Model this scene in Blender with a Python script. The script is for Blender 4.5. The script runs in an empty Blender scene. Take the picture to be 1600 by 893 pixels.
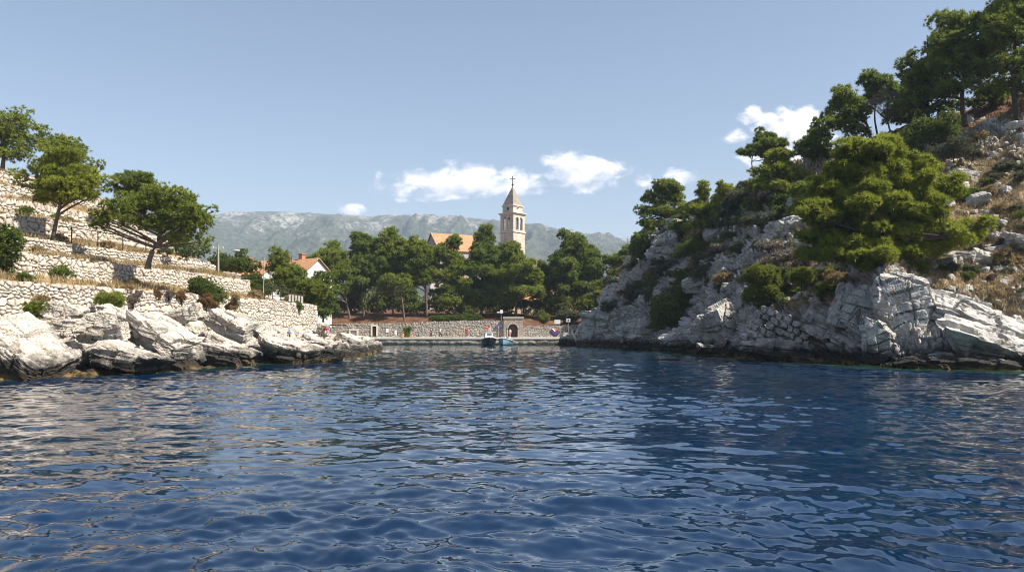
import bpy, bmesh, math, random
import numpy as np
from mathutils import Vector, Matrix, Euler

sc = bpy.context.scene
COL = sc.collection
# ---------------------------------------------------------------- camera, sky, sun, exposure
F, HZ, CH = 1200.0, 516.0, 2.5          # focal length and horizon in photo pixels, eye height in metres
cam_data = bpy.data.cameras.new('camera')
cam_data.sensor_width = 36.0
cam_data.lens = 36.0 * F / 1600.0
cam_data.shift_y = (HZ - 446.5) / 1600.0
cam_data.clip_start = 0.1
cam_data.clip_end = 9000
cam = bpy.data.objects.new('camera', cam_data)
cam.location = (0, 0, CH)
cam.rotation_euler = (math.radians(90), 0, 0)
COL.objects.link(cam)
sc.camera = cam

SUN_EL, SUN_ROT = math.radians(50), math.radians(112)   # rotation clockwise from +Y
sun_dir = Vector((math.sin(SUN_ROT) * math.cos(SUN_EL), math.cos(SUN_ROT) * math.cos(SUN_EL), math.sin(SUN_EL)))
sun_data = bpy.data.lights.new('sun', 'SUN')
sun_data.energy = 4.95
sun_data.angle = math.radians(0.53)
sun_data.color = (1.0, 0.93, 0.82)
sun = bpy.data.objects.new('sun', sun_data)
sun.rotation_euler = sun_dir.to_track_quat('Z', 'Y').to_euler()
sun.location = (60, -40, 120)
COL.objects.link(sun)

sc.view_settings.view_transform = 'Standard'
sc.view_settings.look = 'None'
sc.view_settings.exposure = 1.05
sc.view_settings.gamma = 1.0
sc.view_settings.use_curve_mapping = False
sc.render.engine = 'CYCLES'
sc.cycles.use_denoising = True
sc.cycles.max_bounces = 6
sc.cycles.diffuse_bounces = 2
sc.cycles.glossy_bounces = 2
sc.cycles.transmission_bounces = 2
sc.cycles.transparent_max_bounces = 4
sc.cycles.volume_bounces = 0
sc.cycles.sample_clamp_indirect = 4.0
sc.cycles.caustics_reflective = False
sc.cycles.caustics_refractive = False
sc.cycles.filter_width = 1.0

def world_sky():
    w = bpy.data.worlds.new('World')
    sc.world = w
    w.use_nodes = True
    nt = w.node_tree
    nt.nodes.clear()
    N, L = nt.nodes.new, nt.links.new
    out = N('ShaderNodeOutputWorld')
    bg = N('ShaderNodeBackground')
    bg.inputs['Strength'].default_value = 0.088
    L(bg.outputs[0], out.inputs[0])
    sky = N('ShaderNodeTexSky')
    sky.sky_type = 'NISHITA'
    sky.sun_disc = False
    sky.sun_elevation = SUN_EL
    sky.sun_rotation = SUN_ROT
    sky.altitude = 0
    sky.air_density = 1.0
    sky.dust_density = 1.3
    sky.ozone_density = 1.0
    hs = N('ShaderNodeHueSaturation')
    hs.inputs['Saturation'].default_value = 0.94
    hs.inputs['Value'].default_value = 0.84
    L(sky.outputs[0], hs.inputs['Color'])
    tc = N('ShaderNodeTexCoord')
    sep = N('ShaderNodeSeparateXYZ')
    L(tc.outputs['Generated'], sep.inputs[0])
    def m(op, a, b=None, c=None, clamp=False):
        n = N('ShaderNodeMath')
        n.operation = op
        n.use_clamp = clamp
        for i, v in enumerate((a, b, c)):
            if v is None:
                continue
            if isinstance(v, (int, float)):
                n.inputs[i].default_value = v
            else:
                L(v, n.inputs[i])
        return n.outputs[0]
    ysafe = m('MAXIMUM', sep.outputs[1], 0.02)
    u = m('DIVIDE', sep.outputs[0], ysafe)
    v = m('DIVIDE', sep.outputs[2], ysafe)
    comb = N('ShaderNodeCombineXYZ')
    L(u, comb.inputs[0])
    L(m('MULTIPLY', v, 1.7), comb.inputs[1])
    n1 = N('ShaderNodeTexNoise')
    n1.inputs['Scale'].default_value = 30
    n1.inputs['Detail'].default_value = 8
    n1.inputs['Roughness'].default_value = 0.6
    n1.inputs['Distortion'].default_value = 0.3
    L(comb.outputs[0], n1.inputs['Vector'])
    noise = m('SUBTRACT', n1.outputs[0], 0.5)
    # clouds by compass direction: (centre px, py, half width, half height, strength)
    clouds = [(680, 290, 92, 25, 1.0), (735, 282, 76, 29, 1.05), (800, 287, 56, 25, 0.9), (640, 274, 40, 12, 0.4), (910, 270, 62, 32, 1.15), (880, 256, 34, 20, 0.9), (945, 262, 40, 16, 0.5), (1064, 273, 30, 14, 0.8), (1012, 284, 30, 11, 0.4),
              (1230, 200, 56, 36, 1.3), (1258, 225, 60, 44, 1.2), (1262, 185, 30, 20, 1.0), (1173, 180, 22, 15, 0.9), (1152, 216, 22, 13, 0.8), (562, 326, 34, 9, 0.5), (1205, 240, 50, 26, 0.7)]
    tot = None
    shade = None
    for (cx, cy, rx, ry, st) in clouds:
        du = m('DIVIDE', m('SUBTRACT', u, (cx - 800) / F), rx / F)
        dv = m('DIVIDE', m('SUBTRACT', v, (HZ - cy) / F), ry / F)
        r2 = m('ADD', m('MULTIPLY', du, du), m('MULTIPLY', dv, dv))
        f = m('MULTIPLY', m('SUBTRACT', 1.0, r2), st)
        f = m('MAXIMUM', f, -1.0)
        tot = f if tot is None else m('MAXIMUM', tot, f)
        s = m('MULTIPLY', m('MAXIMUM', f, 0.0), dv)
        shade = s if shade is None else m('ADD', shade, s)
    dens = m('ADD', tot, m('MULTIPLY', noise, 3.6))
    mr = N('ShaderNodeMapRange')
    mr.interpolation_type = 'SMOOTHSTEP'
    mr.inputs['From Min'].default_value = -0.12
    mr.inputs['From Max'].default_value = 1.02
    L(dens, mr.inputs[0])
    front = m('GREATER_THAN', sep.outputs[1], 0.05)
    alpha = m('MULTIPLY', m('MULTIPLY', mr.outputs[0], front), 0.9)
    # faint high veil
    ccol = N('ShaderNodeMix')
    ccol.data_type = 'RGBA'
    ccol.inputs[6].default_value = (5.6, 5.5, 6.0, 1)
    ccol.inputs[7].default_value = (10.5, 10.2, 10.2, 1)
    L(m('ADD', m('MULTIPLY', shade, 0.8), m('ADD', m('MULTIPLY', noise, 2.0), 0.45), clamp=True), ccol.inputs[0])
    mx = N('ShaderNodeMix')
    mx.data_type = 'RGBA'
    L(alpha, mx.inputs[0])
    L(hs.outputs[0], mx.inputs[6])
    L(ccol.outputs[2], mx.inputs[7])
    L(mx.outputs[2], bg.inputs['Color'])
world_sky()

# ---------------------------------------------------------------- helpers
def W(px, py, Y):
    return np.array([(px - 800.0) / F * Y, Y, CH + (HZ - py) / F * Y])

def hsh(a, b, c, seed=0):
    a = np.asarray(a).astype(np.int64); b = np.asarray(b).astype(np.int64); c = np.asarray(c).astype(np.int64)
    h = (a * 374761393 + b * 668265263 + c * 2147483647 + seed * 1274126177) & 0xFFFFFFFF
    h = ((h ^ (h >> 13)) * 1274126177) & 0xFFFFFFFF
    h = ((h ^ (h >> 16)) * 2246822519) & 0xFFFFFFFF
    h = h ^ (h >> 15)
    return (h & 0xFFFFFF) / float(0x1000000)

def vnoise(p, seed=0):
    p = np.asarray(p, dtype=np.float64)
    i = np.floor(p).astype(np.int64)
    f = p - i
    f = f * f * f * (f * (f * 6 - 15) + 10)
    x, y, z = i[..., 0], i[..., 1], i[..., 2]
    fx, fy, fz = f[..., 0], f[..., 1], f[..., 2]
    def g(a, b, c):
        return hsh(x + a, y + b, z + c, seed)
    c00 = g(0, 0, 0) * (1 - fx) + g(1, 0, 0) * fx
    c10 = g(0, 1, 0) * (1 - fx) + g(1, 1, 0) * fx
    c01 = g(0, 0, 1) * (1 - fx) + g(1, 0, 1) * fx
    c11 = g(0, 1, 1) * (1 - fx) + g(1, 1, 1) * fx
    return 2 * ((c00 * (1 - fy) + c10 * fy) * (1 - fz) + (c01 * (1 - fy) + c11 * fy) * fz) - 1

def fbm(p, octv=4, seed=0, gain=0.5):
    p = np.asarray(p, dtype=np.float64)
    a, t, s = 1.0, 0.0, 0.0
    for k in range(octv):
        t = t + a * vnoise(p * (2.03 ** k) + 17.3 * k, seed + k)
        s += a
        a *= gain
    return t / s

def sstep(a, b, x):
    t = np.clip((x - a) / (b - a), 0, 1)
    return t * t * (3 - 2 * t)

def norm(v):
    v = np.asarray(v, dtype=np.float64)
    return v / np.maximum(np.linalg.norm(v, axis=-1, keepdims=True), 1e-9)

def mk(name, V, faces, mat, parent=None, smooth=False, attrs=None, mats=None, fmat=None):
    """one mesh object from numpy arrays; V in world space, the parent's location is taken off"""
    V = np.asarray(V, dtype=np.float32).reshape(-1, 3)
    if parent is not None:
        loc = np.array(parent.location, dtype=np.float32)
        q = parent
        while q.parent is not None:
            q = q.parent
            loc = loc + np.array(q.location, dtype=np.float32)
        V = V - loc
    if isinstance(faces, np.ndarray):
        faces = [faces]
    faces = [np.asarray(f, dtype=np.int32) for f in faces if len(f)]
    me = bpy.data.meshes.new(name)
    me.vertices.add(len(V))
    me.vertices.foreach_set('co', V.ravel())
    loops = np.concatenate([f.ravel() for f in faces])
    tot = np.concatenate([np.full(len(f), f.shape[1], dtype=np.int32) for f in faces])
    start = np.concatenate([[0], np.cumsum(tot)[:-1]]).astype(np.int32)
    me.loops.add(len(loops))
    me.loops.foreach_set('vertex_index', loops)
    me.polygons.add(len(tot))
    me.polygons.foreach_set('loop_start', start)
    me.polygons.foreach_set('loop_total', tot)
    me.polygons.foreach_set('use_smooth', np.full(len(tot), bool(smooth)))
    for k, a in (attrs or {}).items():
        at = me.attributes.new(k, 'FLOAT', 'POINT')
        at.data.foreach_set('value', np.asarray(a, dtype=np.float32).ravel())
    me.update(calc_edges=True)
    me.validate()
    for mm in (mats or [mat]):
        me.materials.append(mm)
    if fmat is not None:
        me.polygons.foreach_set('material_index', np.asarray(fmat, dtype=np.int32))
    o = bpy.data.objects.new(name, me)
    COL.objects.link(o)
    if parent is not None:
        o.parent = parent
    return o

def tag(o, label=None, cat=None, group=None, kind=None):
    if label: o['label'] = label
    if cat: o['category'] = cat
    if group: o['group'] = group
    if kind: o['kind'] = kind
    return o

def thing(name, label, cat, loc, group=None):
    o = bpy.data.objects.new(name, None)
    o.empty_display_size = 0.3
    COL.objects.link(o)
    o.location = tuple(float(v) for v in loc)
    return tag(o, label, cat, group)

def centre_origin(o):
    """move a single-mesh thing's origin to its base"""
    me = o.data
    V = np.empty(len(me.vertices) * 3, dtype=np.float32)
    me.vertices.foreach_get('co', V)
    V = V.reshape(-1, 3)
    c = np.array([V[:, 0].mean(), V[:, 1].mean(), V[:, 2].min()], dtype=np.float32)
    me.vertices.foreach_set('co', (V - c).ravel())
    me.update()
    o.location = tuple(float(v) for v in c)
    return o

def grid_faces(nr, nc, flip=False):
    i = np.arange(nr - 1)[:, None] * nc + np.arange(nc - 1)[None, :]
    f = np.stack([i, i + 1, i + nc + 1, i + nc], axis=-1).reshape(-1, 4)
    return f[:, ::-1] if flip else f

class MB:
    """collects simple solids in world space"""
    def __init__(self):
        self.V, self.Q, self.T, self.n = [], [], [], 0
    def add(self, V, quads=None, tris=None):
        V = np.asarray(V, dtype=np.float64).reshape(-1, 3)
        if quads is not None and len(quads): self.Q.append(np.asarray(quads, dtype=np.int64) + self.n)
        if tris is not None and len(tris): self.T.append(np.asarray(tris, dtype=np.int64) + self.n)
        self.V.append(V); self.n += len(V)
        return self
    def box(self, c, size, rz=0.0, M=None):
        sx, sy, sz = [s / 2 for s in size]
        P = np.array([[x, y, z] for z in (-sz, sz) for y in (-sy, sy) for x in (-sx, sx)])
        if M is not None:
            P = P @ np.array(M).T
        ca, sa = math.cos(rz), math.sin(rz)
        R = np.array([[ca, -sa, 0], [sa, ca, 0], [0, 0, 1]])
        P = P @ R.T + np.array(c)
        return self.add(P, [[0, 2, 3, 1], [4, 5, 7, 6], [0, 1, 5, 4], [2, 6, 7, 3], [0, 4, 6, 2], [1, 3, 7, 5]])
    def tube(self, pts, rad, n=7, cap=True):
        pts = np.asarray(pts, dtype=np.float64)
        k = len(pts)
        rad = np.broadcast_to(np.asarray(rad, dtype=np.float64), (k,))
        tan = norm(np.gradient(pts, axis=0))
        ref = np.where(np.abs(tan[:, 2:3]) > 0.9, np.array([[1.0, 0, 0]]), np.array([[0, 0, 1.0]]))
        a = norm(np.cross(tan, ref)); b = np.cross(tan, a)
        th = np.arange(n) / n * 2 * math.pi
        ring = pts[:, None] + rad[:, None, None] * (np.cos(th)[None, :, None] * a[:, None] + np.sin(th)[None, :, None] * b[:, None])
        V = ring.reshape(-1, 3)
        i = np.arange(k - 1)[:, None] * n + np.arange(n)[None]
        j = np.arange(k - 1)[:, None] * n + (np.arange(n)[None] + 1) % n
        q = np.stack([i, j, j + n, i + n], -1).reshape(-1, 4)
        t = []
        if cap:
            V = np.concatenate([V, pts[:1], pts[-1:]])
            c0, c1 = k * n, k * n + 1
            for s in range(n):
                t.append([c0, (s + 1) % n, s])
                t.append([c1, (k - 1) * n + s, (k - 1) * n + (s + 1) % n])
        return self.add(V, q, t)
    def lathe(self, c, prof, n=20):
        prof = np.asarray(prof, dtype=np.float64)
        th = np.arange(n) / n * 2 * math.pi
        V = np.stack([c[0] + prof[:, :1] * np.cos(th), c[1] + prof[:, :1] * np.sin(th), np.broadcast_to(c[2] + prof[:, 1:2], (len(prof), n))], -1).reshape(-1, 3)
        k = len(prof)
        i = np.arange(k - 1)[:, None] * n + np.arange(n)[None]
        j = np.arange(k - 1)[:, None] * n + (np.arange(n)[None] + 1) % n
        return self.add(V, np.stack([i, j, j + n, i + n], -1).reshape(-1, 4))
    def build(self, name, mat, parent=None, smooth=False):
        V = np.concatenate(self.V)
        fs = []
        if self.Q: fs.append(np.concatenate(self.Q))
        if self.T: fs.append(np.concatenate(self.T))
        return mk(name, V, fs, mat, parent, smooth)

def panel2d(outer, holes, depth):
    """flat plate with holes in x,z; returns verts (x, y from 0 to depth, z) and faces"""
    cu = bpy.data.curves.new('tmp', 'CURVE')
    cu.dimensions = '2D'
    cu.fill_mode = 'BOTH'
    cu.extrude = depth / 2
    for ring in [outer] + list(holes):
        sp = cu.splines.new('POLY')
        sp.points.add(len(ring) - 1)
        for p, (x, z) in zip(sp.points, ring):
            p.co = (x, z, 0, 1)
        sp.use_cyclic_u = True
    o = bpy.data.objects.new('tmp', cu)
    COL.objects.link(o)
    dg = bpy.context.evaluated_depsgraph_get()
    me = bpy.data.meshes.new_from_object(o.evaluated_get(dg))
    V = np.array([(v.co.x, v.co.z + depth / 2, v.co.y) for v in me.vertices])
    T = np.array([list(p.vertices) for p in me.polygons if len(p.vertices) == 3]).reshape(-1, 3)
    Q = np.array([list(p.vertices) for p in me.polygons if len(p.vertices) == 4]).reshape(-1, 4)
    bpy.data.objects.remove(o); bpy.data.curves.remove(cu); bpy.data.meshes.remove(me)
    return V, Q, T

def rotz(V, a):
    ca, sa = math.cos(a), math.sin(a)
    V = np.asarray(V, dtype=np.float64)
    return V @ np.array([[ca, -sa, 0], [sa, ca, 0], [0, 0, 1]]).T

# ---------------------------------------------------------------- materials
class NT:
    def __init__(self, name):
        self.m = bpy.data.materials.new(name)
        self.m.use_nodes = True
        self.t = self.m.node_tree
        self.t.nodes.clear()
        self.out = self.t.nodes.new('ShaderNodeOutputMaterial')
    def N(self, typ, **kw):
        n = self.t.nodes.new(typ)
        for k, v in kw.items():
            setattr(n, k, v)
        return n
    def L(self, a, b):
        self.t.links.new(a, b)
    def put(self, sock, v):
        if isinstance(v, (int, float)):
            sock.default_value = v
        elif isinstance(v, (tuple, list)):
            sock.default_value = tuple(v) + ((1,) if len(v) == 3 and sock.type == 'RGBA' else ())
        else:
            self.L(v, sock)
    def math(self, op, a, b=None, c=None, clamp=False):
        n = self.N('ShaderNodeMath', operation=op, use_clamp=clamp)
        for i, v in enumerate((a, b, c)):
            if v is not None: self.put(n.inputs[i], v)
        return n.outputs[0]
    def mix(self, f, a, b, mode='MIX'):
        n = self.N('ShaderNodeMix', data_type='RGBA', blend_type=mode)
        self.put(n.inputs[0], f); self.put(n.inputs[6], a); self.put(n.inputs[7], b)
        return n.outputs[2]
    def pos(self, scale=(1, 1, 1), rot=(0, 0, 0), obj=False):
        src = self.N('ShaderNodeTexCoord').outputs['Object'] if obj else self.N('ShaderNodeNewGeometry').outputs['Position']
        mp = self.N('ShaderNodeMapping')
        mp.inputs['Scale'].default_value = scale
        mp.inputs['Rotation'].default_value = rot
        self.L(src, mp.inputs[0])
        return mp.outputs[0]
    def noise(self, vec, scale, detail=4, rough=0.55, dist=0.0):
        n = self.N('ShaderNodeTexNoise')
        n.inputs['Scale'].default_value = scale
        n.inputs['Detail'].default_value = detail
        n.inputs['Roughness'].default_value = rough
        n.inputs['Distortion'].default_value = dist
        self.L(vec, n.inputs['Vector'])
        return n.outputs[0]
    def voro(self, vec, scale, feature='DISTANCE_TO_EDGE', rand=1.0):
        n = self.N('ShaderNodeTexVoronoi', feature=feature)
        n.inputs['Scale'].default_value = scale
        n.inputs['Randomness'].default_value = rand
        self.L(vec, n.inputs['Vector'])
        return n
    def ramp(self, v, a, b, smooth=True):
        n = self.N('ShaderNodeMapRange')
        if smooth: n.interpolation_type = 'SMOOTHSTEP'
        n.inputs['From Min'].default_value = a
        n.inputs['From Max'].default_value = b
        self.put(n.inputs[0], v)
        return n.outputs[0]
    def attr(self, name):
        n = self.N('ShaderNodeAttribute', attribute_name=name)
        return n.outputs['Fac']
    def bsdf(self, col, rough=0.8, spec=0.3, bump=None, bstr=0.3, bdist=0.05, metal=0.0, normal=None):
        b = self.N('ShaderNodeBsdfPrincipled')
        self.put(b.inputs['Base Color'], col)
        self.put(b.inputs['Roughness'], rough)
        self.put(b.inputs['Specular IOR Level'], spec)
        self.put(b.inputs['Metallic'], metal)
        if bump is not None:
            n = self.N('ShaderNodeBump')
            n.inputs['Strength'].default_value = bstr
            n.inputs['Distance'].default_value = bdist
            self.L(bump, n.inputs['Height'])
            self.L(n.outputs[0], b.inputs['Normal'])
        return b.outputs[0]
    def done(self, sh):
        self.L(sh, self.out.inputs[0])
        return self.m

def plain(name, col, rough=0.6, spec=0.3, metal=0.0, var=0.12):
    t = NT(name)
    p = t.pos()
    n = t.noise(p, 6, 4)
    c = t.mix(t.ramp(n, 0.3, 0.7), tuple(x * (1 - var) for x in col), tuple(min(1, x * (1 + var)) for x in col))
    return t.done(t.bsdf(c, rough, spec, bump=n, bstr=0.1, bdist=0.01, metal=metal))

def rock_material(name, light=(0.56, 0.52, 0.46), mid=(0.40, 0.375, 0.34), dark=(0.17, 0.165, 0.155), veg=False, tide_shade=True, crack=True, stain=0.5):
    t = NT(name)
    p = t.pos()
    n1 = t.noise(p, 0.55, 5, 0.6)
    n2 = t.noise(p, 2.6, 6, 0.65)
    n3 = t.noise(p, 11, 4, 0.6)
    c = t.mix(t.ramp(n2, 0.35, 0.65), mid, light)
    c = t.mix(t.math('MULTIPLY', t.ramp(n1, 0.5, 0.68), stain), c, dark)
    c = t.mix(t.math('MULTIPLY', t.ramp(n3, 0.53, 0.66), 0.5), c, dark)
    warm = t.noise(p, 1.1, 3)
    c = t.mix(t.math('MULTIPLY', t.ramp(warm, 0.55, 0.72), 0.5), c, (0.42, 0.31, 0.2))
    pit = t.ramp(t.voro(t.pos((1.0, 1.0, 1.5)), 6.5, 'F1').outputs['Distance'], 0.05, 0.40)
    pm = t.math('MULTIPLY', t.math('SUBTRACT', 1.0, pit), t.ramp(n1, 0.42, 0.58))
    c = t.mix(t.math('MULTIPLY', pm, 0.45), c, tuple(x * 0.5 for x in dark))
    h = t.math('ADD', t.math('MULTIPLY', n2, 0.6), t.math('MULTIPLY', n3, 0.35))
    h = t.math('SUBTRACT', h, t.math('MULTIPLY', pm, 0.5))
    if crack:
        pb = t.pos((1.0, 1.0, 1.0), (math.radians(-16), math.radians(-26), 0.3))
        mp = t.N('ShaderNodeMapping')
        mp.inputs['Scale'].default_value = (0.4, 0.4, 2.3)
        wob = t.N('ShaderNodeVectorMath', operation='ADD')
        nn = t.N('ShaderNodeTexNoise'); nn.inputs['Scale'].default_value = 1.6; nn.inputs['Detail'].default_value = 3
        t.L(p, nn.inputs['Vector'])
        vs = t.N('ShaderNodeVectorMath', operation='SCALE'); vs.inputs['Scale'].default_value = 0.45
        t.L(nn.outputs['Color'], vs.inputs[0])
        t.L(pb, wob.inputs[0]); t.L(vs.outputs[0], wob.inputs[1])
        t.L(wob.outputs[0], mp.inputs[0])
        e1 = t.voro(mp.outputs[0], 1.25).outputs['Distance']
        ck = t.math('MAXIMUM', t.ramp(e1, 0.0, 0.016), t.ramp(n1, 0.58, 0.44))
        e2 = t.voro(mp.outputs[0], 3.3).outputs['Distance']
        ck2 = t.math('MULTIPLY', t.ramp(e2, 0.0, 0.05), t.ramp(n1, 0.35, 0.5))
        c = t.mix(t.math('MULTIPLY', t.math('SUBTRACT', 1.0, ck), 0.5), c, (0.1, 0.09, 0.08))
        h = t.math('ADD', h, t.math('ADD', t.math('MULTIPLY', ck, 0.3), t.math('MULTIPLY', ck2, 0.25)))
    if veg:
        a = t.attr('veg')
        na = t.noise(p, 3.2, 5, 0.65)
        va = t.ramp(t.math('ADD', a, t.math('MULTIPLY', t.math('SUBTRACT', na, 0.5), 1.1)), 0.42, 0.6)
        soil = t.mix(t.ramp(t.noise(p, 1.7, 4), 0.35, 0.65), (0.33, 0.245, 0.15), (0.215, 0.155, 0.095))
        soil = t.mix(t.ramp(t.noise(p, 9, 3), 0.5, 0.7), soil, (0.12, 0.115, 0.05))
        red = t.attr('red')
        soil = t.mix(red, soil, (0.17, 0.085, 0.05))
        c = t.mix(va, c, soil)
        h = t.mix(va, h, t.noise(p, 14, 4))
    if tide_shade:
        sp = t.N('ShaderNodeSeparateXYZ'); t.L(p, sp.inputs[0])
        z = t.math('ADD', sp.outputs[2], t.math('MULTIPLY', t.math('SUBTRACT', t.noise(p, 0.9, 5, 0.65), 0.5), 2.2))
        c = t.mix(t.math('MULTIPLY', t.math('SUBTRACT', 1.0, t.ramp(z, 0.65, 1.6)), 0.95), c, (0.012, 0.011, 0.010))  # black tide stain, its colour deepened to stand in for undercut shadow
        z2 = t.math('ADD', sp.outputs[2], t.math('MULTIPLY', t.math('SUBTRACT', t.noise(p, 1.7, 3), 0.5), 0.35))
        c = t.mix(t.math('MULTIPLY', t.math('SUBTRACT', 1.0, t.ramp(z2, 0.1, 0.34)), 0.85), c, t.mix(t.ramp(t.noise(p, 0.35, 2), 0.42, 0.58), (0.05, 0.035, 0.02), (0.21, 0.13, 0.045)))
    return t.done(t.bsdf(c, 0.88, 0.2, bump=h, bstr=0.9, bdist=0.12))

def leaf_material(name, dark, light, trans=0.31, rough=0.55, spec=0.25):
    t = NT(name)
    a = t.attr('tint')
    c = t.mix(a, dark, light)
    s = t.bsdf(c, rough, spec)
    tr = t.N('ShaderNodeBsdfTranslucent')
    t.L(t.mix(0.5, c, tuple(min(1, x * 1.5) for x in light)), tr.inputs[0])
    mx = t.N('ShaderNodeMixShader')
    mx.inputs[0].default_value = trans
    t.L(s, mx.inputs[1]); t.L(tr.outputs[0], mx.inputs[2])
    return t.done(mx.outputs[0])

def bark_material(name, a, b):
    t = NT(name)
    p = t.pos((6, 6, 1.4))
    n = t.noise(p, 2.0, 5, 0.7)
    return t.done(t.bsdf(t.mix(t.ramp(n, 0.35, 0.65), a, b), 0.9, 0.15, bump=n, bstr=0.8, bdist=0.04))

def stonewall_material(name, a=(0.57, 0.515, 0.445), b=(0.41, 0.365, 0.31), joint=(0.10, 0.08, 0.058), grey=0.0):
    t = NT(name)
    p = t.pos()
    tint = t.attr('tint')
    n = t.noise(p, 4.5, 5, 0.6)
    n2 = t.noise(p, 0.4, 3)
    c = t.mix(tint, b, a)
    c = t.mix(t.math('MULTIPLY', t.ramp(n, 0.45, 0.7), 0.4), c, tuple(x * 0.55 for x in b))
    c = t.mix(t.math('MULTIPLY', t.ramp(n2, 0.5, 0.7), 0.35), c, (0.40, 0.30, 0.2))
    c = t.mix(t.math('MULTIPLY', t.attr('joint'), 0.9), c, joint)
    return t.done(t.bsdf(c, 0.9, 0.15, bump=n, bstr=0.5, bdist=0.03))

def roof_material():
    t = NT('terracotta_tiles')
    p = t.pos(obj=True)
    w = t.N('ShaderNodeTexWave', wave_type='BANDS', bands_direction='X')
    w.inputs['Scale'].default_value = 1.3
    t.L(p, w.inputs['Vector'])
    n = t.noise(t.pos(), 1.2, 5, 0.7)
    n2 = t.noise(t.pos(), 7, 3)
    c = t.mix(t.ramp(n, 0.3, 0.7), (0.34, 0.165, 0.085), (0.48, 0.265, 0.145))
    c = t.mix(t.math('MULTIPLY', t.ramp(n2, 0.5, 0.75), 0.5), c, (0.25, 0.13, 0.075))
    return t.done(t.bsdf(c, 0.85, 0.2, bump=w.outputs[1], bstr=0.6, bdist=0.06))

def water_material():
    t = NT('sea_water')
    p = t.pos()
    n1 = t.noise(t.pos((1.0, 1.9, 1.0), (0, 0, 0.2)), 3.2, 3, 0.5, 0.4)
    n2 = t.noise(t.pos((1.0, 1.7, 1.0), (0, 0, -0.3)), 9.0, 2, 0.5)
    h = t.math('ADD', t.math('MULTIPLY', n1, 1.0), t.math('MULTIPLY', n2, 0.22))
    shal = t.attr('shallow')
    deep = t.mix(t.ramp(t.noise(p, 0.05, 3), 0.35, 0.65), (0.0002, 0.0105, 0.034), (0.0003, 0.0200, 0.064))
    col = t.mix(shal, deep, t.mix(t.ramp(t.noise(p, 0.5, 4), 0.4, 0.6), (0.016, 0.050, 0.020), (0.045, 0.095, 0.040)))
    col = t.mix(t.attr('far'), col, (0.004, 0.036, 0.048))
    col = t.mix(t.ramp(t.attr('foam'), 0.45, 0.6), col, (0.7, 0.73, 0.74))
    return t.done(t.bsdf(col, t.math('MULTIPLY_ADD', t.attr('far'), 0.06, 0.012), 0.95, bump=h, bstr=0.4, bdist=0.005))

# ---------------------------------------------------------------- layout tables (photo pixels and distance in metres)
def shore_Y(py):
    return CH * F / (py - HZ)

LEFT_COLS = [   # px, profile (py, Y) from under water up to the foot of the lowest terrace wall
    (-330, [(640, 26), (632, 26.5), (610, 28), (570, 30.5), (515, 33), (470, 35)]),
    (-120, [(612, 33), (604, 34), (585, 35.5), (550, 38), (512, 40), (483, 41.5)]),
    (0,    [(600, 38.4), (593, 40), (577, 41.5), (542, 43.5), (506, 45), (482, 46.5)]),
    (140,  [(596, 42), (588, 42.9), (574, 45), (545, 48), (515, 51), (490, 54)]),
    (255,  [(590, 46), (582, 46.9), (568, 50), (538, 53), (515, 57), (497, 61)]),
    (400,  [(578, 56.5), (570, 57.7), (557, 62), (538, 67), (522, 72), (508, 77)]),
    (495,  [(574, 59.5), (566, 61.2), (553, 66), (537, 73), (526, 82), (514, 90.5)]),
    (540,  [(571, 63.5), (563, 65.2), (552, 70), (541, 80), (533, 90), (527, 97)]),
    (570,  [(562, 75), (554, 79), (547, 83), (541, 88), (536, 94), (537, 104)]),
    (592,  [(555, 91), (548.5, 93), (546, 94), (543, 96), (542, 98), (549, 104)]),
    (604,  [(556, 92), (552, 93), (550, 94), (549.5, 96), (550, 98), (556, 104)]),
]
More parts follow.
